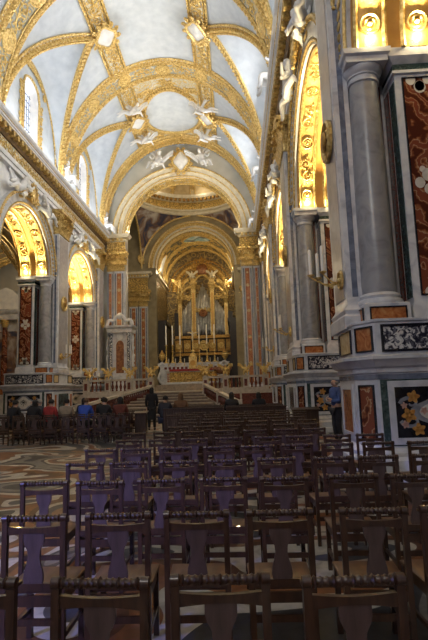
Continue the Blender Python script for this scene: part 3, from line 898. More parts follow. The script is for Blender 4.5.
    for sg,yb in ((-1,py0),(1,py1)):
        q = MB(); q.box(*sorted((AX+s*6.41,AX+s*6.52)), *sorted((yb,yb+sg*.012)), 3.35, 11.0); q.build('blue_strip', mt['marble_bluegrey'], pil)
    x0,x1 = sorted((AX+s*6.28,AX+s*6.62))
    cap = corinthian('gilded_capital', pil, x0,x1, py0,py1, 11.15, 12.55)
    # columns and breccia pilasters on both jambs
    for sg,yj in (((-1,Y),(1,Y+L)) if abs(L-1.95) > .01 else ((-1,Y),)):
        y = yj-sg*.36; ux = 6.94
        cx = AX+s*ux
        uy0,uy1 = sorted((y-sg*-.0-.46, y+.46))
        plh = ublk(ux-.42,ux+.42,uy0,uy1,[(0,2.72),(0,3.12),(-.02,3.14)],'column_plinth',mt['marble'])
        for F in (lambda x,yy,n: V(cx+x, y+sg*(.46+n), 2.92+yy), lambda x,yy,n: V(cx-s*(.42+n), y+x, 2.92+yy)):
            inlay(plh, F, .64, .24, mt['breccia_orange'] , 'orange_panel', .025, mt['black'])
        q = MB(); q.lathe([(.342,3.36),(.345,4.5),(.335,5.6),(.30,7.80)], (cx,y,0), 28)
        colm = q.build('column', mt['marble_grey'], root)
        q = MB(); q.lathe([(.43,3.14),(.44,3.18),(.42,3.24),(.38,3.26),(.38,3.28),(.40,3.31),(.38,3.35),(.345,3.37)], (cx,y,0), 28); q.build('column_base', mt['marble'], colm)
        q = MB(); q.lathe([(.30,7.80),(.33,7.82),(.33,7.86),(.30,7.87),(.30,7.95),(.33,7.96),(.33,7.99),(.375,8.03),(.41,8.10),(.41,8.13)], (cx,y,0), 28)
        profile_stack(q, [(cx-.42,y-.42),(cx+.42,y-.42),(cx+.42,y+.42),(cx-.42,y+.42)], [(-.01,8.13),(.0,8.14),(.0,8.26),(.05,8.30),(.06,8.4)])
        q.build('column_capital', mt['marble'], colm)
        b0,b1 = sorted((yj-sg*.06, yj-sg*.78))
        bp = ublk(7.50,8.45,b0,b1,[(.06,2.7),(.06,3.05),(.02,3.12),(0,3.16),(0,7.86)],'breccia_pilaster',mt['marble'])
        cu = AX+s*7.98
        F = lambda x,yy,n: V(cu+x, (b0-n) if sg < 0 else (b1+n), 5.53+yy)
        inlay(bp, F, .64, 4.46, mt['breccia'], 'breccia_panel', .03, mt['black'])
        for zz in (-2.2,0,2.2):
            q = MB(F)
            for dx,dy,r in ((-.17,.0,.10),(.17,.0,.10),(0,.16 if zz<1.5 else -.16,.12),(0,-.14 if zz>-1.5 else .14,.10),(-.1,.28,.06),(.1,.28,.06)):
                yy = zz+dy
                if abs(yy) > 2.2: continue
                q.add([(dx+r*math.cos(2*PI*i/14), yy+r*1.15*math.sin(2*PI*i/14), .02) for i in range(14)],[tuple(range(14))])
            q.build('cream_arabesque', mt['inlay_cream'], bp)
        q = MB(); ya,yb_ = (b0+.05,b0+.34) if sg < 0 else (b1-.34,b1-.05); q.box(*sorted((AX+s*7.485,AX+s*7.5)), ya,yb_,3.25,7.75); q.build('dark_side_panel', mt['marble_green'], bp)
        q = MB(); ya,yb_ = (b0+.40,b1-.04) if sg < 0 else (b0+.04,b1-.40); q.box(*sorted((AX+s*7.485,AX+s*7.5)), ya,yb_,3.25,7.75); q.build('red_side_panel', mt['marble_red'], bp)
        ublk(7.50,8.45,b0,b1,[(.0,7.86),(.05,7.88),(.05,7.94),(.01,7.96),(.01,8.10),(.08,8.16),(.12,8.22),(.12,8.4)],'pilaster_capital',mt['marble'],bp)
        ublk(7.50,8.45,b0,b1,[(.02,7.97),(.02,8.09)],'dark_capital_band',mt['marble_green'],bp)
    return root
PN = {(1,1):'biggest marble pier with grey column and floral inlaid pedestal, chairs at its foot',
      (1,2):'marble pier on the right behind the man in blue, second from the camera',
      (1,3):'marble pier on the right beside the end of the altar balustrade',
      (-1,3):'marble pier on the left with seated people in front, grey column and red panel',
      (-1,4):'marble pier on the left at the end of the altar balustrade, pinkish column',
      (1,4):'marble pier on the right half hidden just before the chancel arch'}
for (s,k),lab in PN.items(): pier(s, PY[k] if k < 4 else PY[k]-.15, lab, plen(s,k))

# lamps at the springing of every arch
bulb_n = 0
def arch_lamp(s, y, u, sg, where):
    global bulb_n
    x = AX+s*u
    t = thing('arch_lamp', where, 'lamp', 'uplights at the foot of the gilded arches', (x, y, SP+.02))
    m = MB(); m.lathe([(.09,0),(.10,.05),(.07,.10),(.06,.12)], (0,0,0), 12); m.build('housing', mt['iron'], t)
    m = MB(); m.sphere((0,0,.17), .075, 10, 6); m.build('bulb', mt['bulb'], t)
    ld = bpy.data.lights.new('arch_light','POINT'); ld.energy = LAMP_E; ld.color = (1,.80,.45); ld.shadow_soft_size = .08
    lo = bpy.data.objects.new('arch_light', ld); COL.objects.link(lo); lo.location = (x, y+sg*.36, SP+.22)
    ld = bpy.data.lights.new('arch_spot','SPOT'); ld.energy = SPOT_E; ld.color = (1,.80,.45); ld.shadow_soft_size = .06; ld.spot_size = math.radians(84); ld.spot_blend = .5
    lo = bpy.data.objects.new('arch_spot', ld); COL.objects.link(lo); lo.location = (x, y+sg*.34, SP+.35)
    lo.rotation_euler = Vector((0,sg*.62,1)).to_track_quat('-Z','Y').to_euler()
LAMP_E = 30.; SPOT_E = 900.
for (s,k) in PN:
    if k == 4 : jl = ((-1,PY[k]-.15),)
    else: jl = ((-1,PY[k]),(1,PY[k]+plen(s,k)))
    for sg,yj in jl:
        for j,u in enumerate((7.03,7.98)):
            side = 'left' if s < 0 else 'right'
            pos = {1:'nearest',2:'second',3:'third',4:'fourth'}[k]
            if s < 0: pos = {3:'first visible',4:'second visible'}[k]
            arch_lamp(s, yj+sg*.16 if False else yj-sg*.16, u, sg, 'lit spotlight on the %s %s pier over its %s, %s' % (pos, side, 'column' if j == 0 else 'breccia pilaster', 'camera side' if sg < 0 else 'altar side'))
# gilded oval emblems and branch sconces on the nave pilasters
for (s,k),lab in PN.items():
    if (s,k) == (1,4): continue
    y = PY[k]+plen(s,k)/2-.7; x = AX+s*6.27
    who = lab.split(',')[0]
    nm = {(1,1):'nearest right pier, high on its side',(1,2):'second right pier behind the man in blue',(1,3):'right pier by the balustrade end',(-1,3):'left pier with people seated before it',(-1,4):'left pier just before the chancel arch'}[(s,k)]
    t = thing('gilded_emblem', 'gilded oval emblem on the '+nm, 'emblem', 'gilded emblems on the pilasters')
    m = MB(lambda a,b,n: V(x-s*n, y+.7+a, 6.95+b)); rosette(m,0,0,.46,.10,20); m.build('medal', mt['gold'], t)
    m = MB(lambda a,b,n: V(x-s*n, y+.7+a, 6.95+b)); m.sphere((0,0,.1),(.2,.24,.06),12,6); m.build('dark_cross_field', mt['gold_dark'], t)
    if k == 4: continue
    t = thing('branch_sconce', 'gilded branch sconce with white candles on the '+nm.split(',')[0], 'sconce', 'candle sconces on the pilasters')
    yy = y+.35; zz = 3.75
    m = MB(lambda a,b,n: V(x-s*n, yy+a, zz+b)); rosette(m,0,0,.2,.06,14); bpl = m.build('back_plate', mt['gold'], t)
    for j,(dy,L) in enumerate(((-.28,.42),(0,.62),(.28,.42))):
        m = MB(); pts = [V(x-s*(L*q), yy+dy*math.sin(q*PI/2), zz-.12*math.sin(q*PI)+.08*q) for q in [i/10 for i in range(11)]]
        m.tube(pts, .016, 6); e = pts[-1]
        m.lathe([(.03,0),(.07,.03),(.075,.05),(.03,.06)], e, 10)
        m.sphere(pts[4]+V(0,0,-.02), .04, 6, 4)
        a = m.build('arm', mt['gold'], t)
        m = MB(); m.lathe([(.036,.05),(.034,.56),(.008,.59)], e, 8); m.build('candle', mt['candle'], a)
# ================================================================== chancel arch
YC = 38.1
RA = 4.85
def ring(mb, c, y0, y1, prof_r, n=48):
    """flat ring steps of an arch: prof list of (r, y)"""
    vs = []; fs = []
    m_ = len(prof_r)
    for i in range(n+1):
        a = PI*i/n
        for r,y in prof_r: vs.append((c[0]-r*math.cos(a), y, c[1]+r*math.sin(a)))
    for i in range(n):
        for k in range(m_-1): fs.append((i*m_+k,i*m_+k+1,(i+1)*m_+k+1,(i+1)*m_+k))
    mb.add(vs, fs)
# wall over the arch
m = MB(); n = 48
for i in range(n):
    a0, a1 = PI*i/n, PI*(i+1)/n
    def O(a):
        u = -6.44*math.cos(a); return (AX+u, YC+.25, HC+7.86*math.sin(a))
    def I(a): return (AX-RA*math.cos(a), YC+.25, HC+RA*math.sin(a))
    m.add([I(a0),I(a1),O(a1),O(a0)],[(0,1,2,3)])
m.box(AX-8.5,AX-4.75,YC+.25,YC+.9,0,HC+.2); m.box(AX+4.75,AX+8.5,YC+.25,YC+.9,0,HC+.2)
wc = struct(m.build('wall_chancel', mt['plaster_grey']))
m = MB()
ring(m,(AX,HC),0,0,[(RA,YC+1.3),(RA,YC),(RA+.12,YC-.04),(RA+.14,YC),(RA+.42,YC-.02),(RA+.46,YC-.10),(RA+.56,YC-.10),(RA+.6,YC-.04),(RA+.86,YC-.06),(RA+.9,YC-.14),(RA+1.0,YC-.14),(RA+1.02,YC+.25)])
arv = m.build('chancel_archivolt', mt['cream'], wc)
e = MB()
for r in (RA+.07,RA+.5,RA+.95):
    e.tube([(AX-r*math.cos(PI*i/48),YC-.10,HC+r*math.sin(PI*i/48)) for i in range(49)], .05 if r<RA+.9 else .07, 6)
e.build('gilded_bead', mt['gold'], arv)
pts = [V(AX-RA*math.cos(PI*i/48),YC+.65,HC+RA*math.sin(PI*i/48)) for i in range(49)]
band(wc, Path(pts,[V(math.cos(PI*i/48),0,-math.sin(PI*i/48)) for i in range(49)],V(0,1,0)), 1.2, (mt['relief'],mt['gold']), edge=.07, deco='rosette', period=1.0, name='arch_soffit', th=.04, relief_r=.05)

def panel_pilaster(parent, u0, u1, y, z0, z1, s, YD, capz=1.5, strips=True):
    """pilaster with inlaid coloured strips, gilded capital, entablature; front faces the camera"""
    x0,x1 = sorted((AX+s*u0,AX+s*u1))
    m = MB(); dp = YD-y; m.box(x0,x1,y,YD,z0,z1)
    o = m.build('pilaster', mt['marble'], parent)
    w = x1-x0
    if strips:
        for a,b,mm in ((.10,.22,'marble_bluegrey'),(.30,.70,'breccia_orange'),(.78,.90,'marble_bluegrey')):
            q = MB(); q.box(x0+a*w,x0+b*w,y-.015,y,z0+.5,z1-.25); p = q.build('stone_strip', mt[mm], o)
            if b-a > .3:
                q = MB()
                for i in range(9):
                    zz = z0+1+(z1-z0-1.6)*i/8
                    rosette_f = lambda a_,b_,n_,zz=zz: V((x0+x1)/2+b_, y-.02-n_, zz+a_)
                    t = MB(rosette_f); rosette(t,0,0,.16*w if i%2 else .11*w,.012,10); q.v, q.f = q.v+t.v, q.f+[[k+len(q.v) for k in f] for f in t.f]
                q.build('inlaid_rosette', mt['breccia_yellow'], p)
    profile_stack_base = MB(); profile_stack(profile_stack_base, [(x0,y),(x1,y),(x1,YD-.15),(x0,YD-.15)], [(.14,z0),(.14,z0+.25),(.05,z0+.35),(.05,z0+.4)]); profile_stack_base.build('base', mt['marble'], o)
    corinthian('gilded_capital', o, x0, x1, y, YD-.14*capz-.25, z1, z1+capz)
    return o
for s in (-1,1):
    cp = thing('chancel_pier', 'inlaid pilaster pier with gilded capital under the chancel arch, %s' % ('beside the white carved shrine' if s < 0 else 'right of the altar'), 'pier', 'chancel arch piers')
    panel_pilaster(cp, 4.78, 5.65, YC-.25, FL, 11.35, s, YC+.24)
    panel_pilaster(cp, 5.7, 6.2, YC-.2, FL, 11.35, s, YC+.24)
    x0,x1 = sorted((AX+s*4.72,AX+s*6.15))
    m = MB(); pl = [(x0,YC-.3),(x1,YC-.3),(x1,YC-.22),(x0,YC-.22)]
    profile_stack(m, pl, [(.05,12.85),(.05,13.0),(.08,13.02),(.08,13.15),(.02,13.2),(.02,13.72)])
    o = m.build('frieze_block', mt['relief_gold'], cp)
    m = MB(); profile_stack(m, pl, [(.05,13.72),(.12,13.8),(.12,13.92),(.35,14.0),(.36,14.1),(.45,14.2),(.46,14.31)]); m.build('cornice', mt['cream'], o)
    m = MB()
    for i in range(4): m.box(x0+.1+i*.34,x0+.28+i*.34,YC-.55,YC-.3,13.78,13.98)
    m.build('modillion', mt['gold'], o)
    # jamb
    q = MB(); xj = AX+s*4.76
    q.box(*sorted((xj-s*.03,xj-s*.015)), YC+.26, YC+.9, FL, 14.3); q.build('jamb', mt['marble_warm'], cp)

# ================================================================== crossing
CY, RC = 44.3, 5.75
ZP, RS = 14.55, 5.75*math.sqrt(2)
# side walls and far wall
m = MB()
for s in (-1,1):
    m.box(*sorted((AX+s*7.6,AX+s*8.1)),38.9,50.6,FL,20.5)
    # piers at the far corners
    m.box(*sorted((AX+s*4.2,AX+s*7.8)),50.05,50.9,FL,14.6)
cr = struct(m.build('wall_crossing', mt['choir_stucco']))
# far wall above the choir arch
m = MB(); R1 = 4.15
for i in range(48):
    a0,a1 = PI*i/48, PI*(i+1)/48
    f = lambda a,r: (AX-r*math.cos(a), 50.15, ZP+r*math.sin(a))
    g = lambda a: (AX-7.8*math.cos(a)/max(abs(math.cos(a)),abs(math.sin(a))), 50.15, ZP+6.2*math.sin(a)/max(abs(math.cos(a)),abs(math.sin(a))))
    m.add([f(a0,R1),f(a1,R1),g(a1),g(a0)],[(0,1,2,3)])
m.build('arch_wall', mt['choir_stucco'], cr)
m = MB()
ring(m,(AX,ZP),0,0,[(R1,50.9),(R1,49.95),(R1+.12,49.9),(R1+.3,49.93),(R1+.34,49.82),(R1+.45,49.82),(R1+.5,49.9),(R1+.7,49.9),(R1+.74,49.8),(R1+.85,49.8),(R1+.86,50.1)])
av = m.build('choir_archivolt', mt['cream'], cr)
e = MB()
for r in (R1+.06,R1+.4,R1+.8): e.tube([(AX-r*math.cos(PI*i/48),49.83,ZP+r*math.sin(PI*i/48)) for i in range(49)], .06, 6)
e.build('gilded_bead', mt['gold'], av)
pts = [V(AX-(R1+.59)*math.cos(PI*i/48),49.9,ZP+(R1+.59)*math.sin(PI*i/48)) for i in range(49)]
band(cr, Path(pts,[V(0,-1,0)]*49), .22, (mt['gold_ground'],mt['gold']), edge=.03, deco='egg', period=.3, name='archivolt_band', th=.02, relief_r=.03)
# pendentives
for sx in (-1,1):
    for sy in (1,-1):
        m = MB()
        def pen(a,b):
            z = ZP+ .02 + (RC-.03)*b
            rho = math.sqrt(max(0,RS**2-(z-ZP)**2))
            dl = math.asin(min(1,RC/rho)) - PI/4 if rho > RC else PI/4
            th = PI/4 + (2*a-1)*max(dl,0.0)
            return (AX+sx*rho*math.cos(th), CY+sy*rho*math.sin(th), z)
        m.grid(14,16,pen)
        o = m.build('pendentive', mt['pend_paint'], cr, 60)
        e = MB()
        for a in (0,1): e.tube([pen(a,b/16) for b in range(17)], .10, 6)
        e.build('gilded_frame', mt['gold'], o)
        if sy > 0:
            q = MB(lambda x,y,n: V(*pen(.5,.18))+V(-sx*.7,-.7,0)*n*.7+V(.7,-sx*.7*sx*sx,0)*x*1.0+V(0,0,1)*y)
            rosette(q,0,0,.55,.1,12); q.build('gilded_mask', mt['gold'], o)
# ring cornice, drum and dome
c0 = (AX,CY,0)
m = MB(); m.lathe([(RC,20.25),(RC-.14,20.3),(RC-.18,20.45),(RC-.05,20.5),(RC-.05,20.62),(RC-.25,20.7),(RC-.27,20.85),(RC-.05,20.9)], c0, 72, caps=False)
rg = struct(m.build('trim_3', mt['cream']))
m = MB(); m.lathe([(RC-.05,20.9),(RC-.02,21.75)], c0, 72, caps=False); m.build('ring_frieze', mt['relief_gold'], rg)
m = MB(); m.lathe([(RC-.05,21.7),(RC-.2,21.75),(RC-.2,22.0),(RC-.5,22.05),(RC-.55,22.2),(RC-.6,22.3),(RC-.6,22.4),(RC,22.4)], c0, 72, caps=False); m.build('ring_cornice', mt['cream'], rg)
m = MB()
for i in range(72):
    a = 2*PI*i/72; ca,sa = math.cos(a),math.sin(a)
    F = lambda x,y,z: (AX+(RC-.2-x)*ca-y*sa, CY+(RC-.2-x)*sa+y*ca, z)
    q = MB(F); q.box(0,.3,-.12,.12,21.78,22.03); m.v, m.f = m.v+q.v, m.f+[[k+len(m.v) for k in f] for f in q.f]
m.build('dentil', mt['gold_dark'], rg)
m = MB(); m.lathe([(RC-.05,22.4),(RC-.05,26.5),(RC-.3,26.6)]+[(RC*math.cos(t)*.95,26.6+5*math.sin(t)) for t in [PI/2*i/10 for i in range(11)]], c0, 72, caps=False)
dr = m.build('ceiling_dome', mt['dome_ochre']); struct(dr)
m = MB()
for i in range(16):
    a = 2*PI*i/16
    q = MB(lambda x,y,n: V(AX+(RC-.05-n)*math.cos(a)-y*math.sin(a), CY+(RC-.05-n)*math.sin(a)+y*math.cos(a), 23.6+x))
    if i%2: rosette(q,0,0,.42,.1,12); scroll(q,.8,.8,.6,1,.05); scroll(q,-.7,.6,.6,-1,.05)
    else: q.box(-1.1,2.6,-.30,-.22,0,.12); q.box(-1.1,2.6,.22,.30,0,.12); scroll(q,0,.9,.45,1,.05); scroll(q,1.2,.9,.45,-1,.05)
    m.v, m.f = m.v+q.v, m.f+[[k+len(m.v) for k in f] for f in q.f]
m.build('gilded_drum_ornament', mt['gold'], dr)
# far crossing pilasters
for s in (-1,1):
    cp = thing('crossing_pier', 'inlaid pilaster pier with broad gilded capital beyond the chancel arch, %s of the altar' % ('left' if s < 0 else 'right'), 'pier', 'piers of the crossing')
    panel_pilaster(cp, 5.06, 5.95, 49.5, FL, 10.4, s, 50.0, capz=1.7)
    panel_pilaster(cp, 6.05, 6.95, 49.4, FL, 10.4, s, 50.0, capz=1.7)
    x0,x1 = sorted((AX+s*5.0,AX+s*7.1)); pl = [(x0,49.4),(x1,49.4),(x1,49.56),(x0,49.56)]
    m = MB(); profile_stack(m, pl, [(.04,12.1),(.04,12.4),(.0,12.45),(.0,13.3),(.1,13.4)]); o = m.build('frieze_block', mt['relief_gold'], cp)
    m = MB(); profile_stack(m, pl, [(.05,13.4),(.15,13.5),(.15,13.65),(.4,13.75),(.45,14.0)]); m.build('cornice', mt['cream'], o)
    m = MB()
    for i in range(7): m.box(x0+.1+i*.32,x0+.26+i*.32,49.1,49.4,13.5,13.72)
    m.build('modillion', mt['gold'], o)

# ================================================================== choir
YE = 58.6
m = MB()
m.grid(16,32, lambda a,b: (AX-R1*math.cos(PI*b), 50.6+(YE-50.6)*a, ZP+R1*math.sin(PI*b)))
cv = struct(m.build('ceiling_choir', mt['fresco_mix'], ang=60))
for y,w in ((51.2,.9),(54.9,.9),(57.6,.7)):
    pts = [V(AX-R1*math.cos(PI*i/40),y,ZP+R1*math.sin(PI*i/40)) for i in range(41)]
    band(cv, Path(pts,[V(math.cos(PI*i/40),0,-math.sin(PI*i/40)) for i in range(41)],V(0,1,0)), w, (mt['relief_gold'],mt['gold']), edge=.08, deco='scroll', period=.9, name='choir_rib', th=.06, relief_r=.05)
m = MB()
for s in (-1,1):
    m.box(*sorted((AX+s*4.25,AX+s*4.6)),50.9,YE,FL,ZP+.1)
m.box(AX-5,AX+5,YE,YE+.4,FL,20)
wl = struct(m.build('wall_choir', mt['choir_brown']))
m = MB()
for s in (-1,1):
    q = MB(); profile_stack(q,[(AX+s*4.26,50.9),(AX+s*4.6,50.9),(AX+s*4.6,YE),(AX+s*4.26,YE)],[(.02,13.5),(.1,13.6),(.1,13.75),(.3,13.85),(.34,14.05)]); m.v, m.f = m.v+q.v, m.f+[[k+len(m.v) for k in f] for f in q.f]
m.build('choir_cornice', mt['cream'], wl)
# fresco oval on the choir vault and pale stucco lunettes standing for window-lit splays
m = MB()
e = MB(); vs = []; ring_ = []
for i in range(28):
    a = 2*PI*i/28; x, y = 1.75*math.cos(a), 1.15*math.sin(a)
    th = x/R1; rr = R1-.06
    P = V(AX+.1+rr*math.sin(th), 53.05+y, ZP+rr*math.cos(th)); ring_.append(P)
m.add(ring_, [tuple(range(28))]); ov = m.build('fresco_oval', mt['oval_paint'], cv)
e.tube(ring_, .12, 6, closed=True); e.build('gilded_frame', mt['gold'], ov)
for s in (-1,1):
    m = MB(); 
    def lun(a,b):
        y = 53.0+1.35*(2*a-1); top = ZP+.35+1.9*math.sqrt(max(0,1-(2*a-1)**2)); z = ZP+.3+(top-ZP-.3)*b
        u = math.sqrt(max(.5,(R1-.05)**2-max(0,z-ZP)**2)); return W(s,u,y,z)
    m.grid(16,6,lun); ln = m.build('lit_lunette_patch', mt['stucco'], cv)
    e = MB(); e.tube([lun(i/16,1) for i in range(17)], .12, 6); e.build('gilded_frame', mt['gold'], ln)
# concentric mouldings on the end wall
e = MB(); g = MB()
for r in (3.95,3.5,3.05,2.6): 
    e.tube([(AX-r*math.cos(PI*i/40),YE-.04,13.6+r*math.sin(PI*i/40)) for i in range(41)], .09, 6)
e.build('end_wall_moulding', mt['gold_dark'], wl)
m = MB(); ring(m,(AX,13.6),0,0,[(3.1,YE-.03),(3.45,YE-.03)]); m.build('end_wall_band', mt['relief_gold'], wl)

# ---- organ
YO = 56.6
org = thing('pipe_organ', 'gilded pipe organ with silvery pipes behind the altar', 'organ', None, (AX+.35,YO,FL))
m = MB(); m.box(-3.5,3.5,.3,1.6,0,9.2); cs = m.build('case', mt['choir_wood'], org)
m = MB()
for x0,x1,z0,z1 in ((-3.4,3.4,4.0,4.3),(-3.4,3.4,6.0,6.35)): m.box(x0,x1,-.25,.3,z0,z1)
for x in (-3,-2,-1,1,2,3): m.box(x-.42,x+.42,-.12,.3,4.45,5.85)
g = m.build('gallery', mt['gold_dark'], org)
m = MB()
for x in (-3,-2,-1,1,2,3):
    q = MB(lambda s,b,n,x=x: V(x+b,-.13-n,5.15+s)); rosette(q,0,0,.36,.05,12); m.v, m.f = m.v+q.v, m.f+[[k+len(m.v) for k in f] for f in q.f]
q = MB(lambda s,b,n: V(b,-.2-n,5.15+s)); rosette(q,0,0,.62,.1,16); m.v, m.f = m.v+q.v, m.f+[[k+len(m.v) for k in f] for f in q.f]
m.build('gallery_medallion', mt['gold'], g)
# pilasters (two tall inner, two outer)
for x,zt,w in ((-1.12,13.3,.24),(1.12,13.3,.24),(-2.75,11.6,.20),(2.75,11.6,.20)):
    m = MB(); m.box(x-w,x+w,-.2,.3,6.35,zt-1.4); p = m.build('gilded_pilaster', mt['gold'], org)
    m = MB(); m.box(x-w*.5,x+w*.5,-.22,-.2,6.8,zt-1.8); m.build('pilaster_panel', mt['amber'], p)
    corinthian('capital', p, x-w,x+w,-.2,.3,zt-1.4,zt-.5)
    m = MB(); profile_stack(m,[(x-w,-.2),(x+w,-.2),(x+w,.3),(x-w,.3)],[(.05,zt-.5),(.05,zt-.15),(.2,zt-.05),(.2,zt)]); m.build('entablature', mt['gold'], p)
def pipe(x, y, r, z0, z1):
    m = MB(); m.lathe([(r*.3,z0),(r,z0+.5),(r,z0+.62)], (x,y,0), 10, caps=False); m.lathe([(r,z0+.62),(r,z1),(r*.9,z1+.01)], (x,y,0), 10)
    m.add([(x-r*.5,y-r*.9,z0+.55),(x+r*.5,y-r*.9,z0+.55),(x+r*.35,y-r*1.02,z0+.8),(x-r*.35,y-r*1.02,z0+.8)],[(0,1,2,3)])
    m.build('organ_pipe', mt['pipe'], org)
for i in range(9):
    k = abs(i-4); pipe(-.78+i*.195, .05-.1*math.cos((i-4)/4*1.3), .088, 6.5, 12.6-k*.42)
for s in (-1,1):
    for i in range(7):
        pipe(s*(1.5+i*.165), .05, .072, 6.5, 10.7-.22*i)
# curved side pediments, swags and crest
m = MB()
for s in (-1,1):
    pts = [V(s*(1.35+1.4*t), -.05, 12.2-1.2*t**1.5+.25*math.sin(t*PI)) for t in [i/12 for i in range(13)]]
    m.tube(pts, .16, 7)
    q = MB(lambda a,b,n,s=s: V(s*2.0+a,-.2-n,11.0+b)); scroll(q,0,1.2,.7,s,.08); m.v, m.f = m.v+q.v, m.f+[[k+len(m.v) for k in f] for f in q.f]
    q = MB(lambda a,b,n,s=s: V(s*.52+a,-.22-n,9.4+b-.12*s*a)); scroll(q,0,1.0,.5,s,.06); m.v, m.f = m.v+q.v, m.f+[[k+len(m.v) for k in f] for f in q.f]
pts = [V(-1.0+2*t, -.1, 13.0+.7*math.sin(t*PI)) for t in [i/14 for i in range(15)]]
m.tube(pts, .14, 7); m.build('scrolled_pediment', mt['gold'], org)
m = MB(); m.sphere((0,-.15,9.0),(.55,.16,.42),14,8)
q = MB(lambda a,b,n: V(a,-.3-n,9.0+b)); rosette(q,0,0,.45,.08,14); m.v, m.f = m.v+q.v, m.f+[[k+len(m.v) for k in f] for f in q.f]
m.build('bronze_shield', mt['bronze'], org)
m = MB(); m.sphere((0,-.05,14.35),(.72,.35,.78),16,10); cb = m.build('crest', mt['bronze'], org)
m = MB()
for i in range(11):
    a = -.5+(PI+1.0)*i/10
    sp = [V(.95*math.cos(a)+.34*(1-t/9)*math.cos(a+t*.8), -.1, 14.35+1.0*math.sin(a)+.34*(1-t/9)*math.sin(a+t*.8)) for t in range(9)]
    m.tube(sp, [.13*(1-.06*t) for t in range(9)], 6)
m.tube([V(0,-.3,15.0),V(0,-.3,15.9)], .1, 6); m.tube([V(-.28,-.3,15.6),V(.28,-.3,15.6)], .09, 6)
m.build('crest_scrolls', mt['gold_dark'], cb)

# ---- choir stalls, raised and darkened to stand for shadow beside the organ
for s in (-1,1):
    t = thing('choir_stall', 'dark carved wooden choir stall wall, raised to stand for shadow, %s of the organ' % ('left' if s < 0 else 'right'), 'choir stall', 'choir stalls')
    m = MB(); m.box(*sorted((AX+s*3.5,AX+s*4.22)),51.0,55.8,FL,8.6); m.box(*sorted((AX+s*3.3,AX+s*4.22)),51.0,55.8,8.6,9.0); b = m.build('stall_back', mt['choir_wood'], t)
    m = MB(); m.box(*sorted((AX+s*2.9,AX+s*3.5)),51.0,55.8,FL,FL+.5); m.build('seat', mt['choir_wood'], t)
    for i in range(5):
        m = MB(); m.box(*sorted((AX+s*2.9,AX+s*3.5)),51.0+i*.98,51.1+i*.98,FL+.5,FL+1.1); m.build('arm_divider', mt['choir_wood'], t)
# ================================================================== altar
BOX = MB
for k in range(3):
    m = MB(); m.box(AX-3.9+.35*k,AX+3.9-.35*k,42.6+.45*k,47,FL+.2*k,FL+.2*(k+1))
    if k == 0: als = thing('altar_step', 'low warm marble steps in front of the high altar', 'steps')
    m.build('step', mt['stair'], als)
ZA = FL+.6
alt = thing('high_altar', 'high altar of inlaid white marble with a gilded relief front', 'altar', None, (AX,44.6,ZA))
m = MB(); pl = [(-2.35,-.45),(2.35,-.45),(2.35,.6),(-2.35,.6)]
profile_stack(m, pl, [(.08,0),(.08,.12),(0,.18),(0,1.1),(.08,1.16),(.12,1.22)]); body = m.build('altar_body', mt['marble'], alt)
m = MB(); m.add([(-2.1,-.47,.2),(2.1,-.47,.2),(2.1,-.47,1.08),(-2.1,-.47,1.08)],[(0,1,2,3)]); rp = m.build('gilded_relief_panel', mt['relief_gold'], body)
q = MB(lambda s,b,n: V(s,-.48-n,.64+b))
for i in range(4): scroll(q,-1.6+i*1.06,1.0,.8,1 if i%2 else -1,.04)
q.build('raised_scrolls', mt['gold'], rp)
m = MB()
for s in (-1,1):
    for i in range(5): m.box(s*2.22-.1,s*2.22+.1,-.47,-.45,.2+i*.17,.32+i*.17)
m.build('inlaid_strip', mt['breccia_orange'], body)
m = MB(); m.box(-2.55,2.55,-.6,.65,1.22,1.36); m.build('altar_table', mt['marble'], alt)
m = MB()
for k,(w,d,z0,z1) in enumerate(((3.1,.5,1.3,1.72),(3.36,.7,1.72,2.0))):
    m.box(-w,w,d,1.3,z0,z1); m.box(-w-.05,w+.05,d-.05,1.3,z1-.06,z1)
m.box(-3.0,-2.3,.35,1.3,0,1.35); m.box(2.3,3.0,.35,1.3,0,1.35)
gr = m.build('gradine', mt['marble'], alt)
m = MB()
for s in (-1,1):
    pts = [V(s*(2.9+.32*math.cos(t*.6)*(1-t/16)), .6, 1.75+.3*math.sin(t*.6)*(1-t/16)) for t in range(13)]
    m.tube(pts, [.13*(1-.05*t) for t in range(13)], 7)
    m.tube([V(s*3.0,.6,.2),V(s*3.25,.6,.6),V(s*3.1,.6,1.1),V(s*2.95,.6,1.5)], [.2,.2,.14,.12], 7)
m.build('scrolled_end', mt['marble'], gr)
m = MB()
for i in range(14):
    if abs(i-6.5) > 1: m.box(-2.7+i*.39,-2.46+i*.39,.44,.46,1.36,1.62)
m.build('red_inlay', mt['marble_red'], gr)
tb = MB(); tb.box(-.36,.36,.3,1.2,1.36,2.5); tb.lathe([(.42,2.5),(.42,2.56),(.34,2.62),(.3,2.75),(.16,2.9),(.05,2.95),(.04,3.05)],(0,.75,0),16)
tb = tb.build('tabernacle', mt['gold'], alt)
q = MB(lambda s,b,n: V(s,.29-n,1.95+b)); rosette(q,0,0,.26,.06,14); q.build('tabernacle_door', mt['amber'], tb)
t = thing('altar_cloth', 'dark red cloth band laid along the front edge of the high altar', 'altar cloth', None, (AX,44.6,ZA+1.362))
m = MB()
m.grid(24,6, lambda a,b: (-2.1+4.2*a, -.615-.012*math.sin(a*60)*(b<.6) if b < .7 else -.62+(b-.7)*1.2, -.2+.215*min(1,b/.7)+.003))
m.build('cloth', mt['red_cloth'], t)
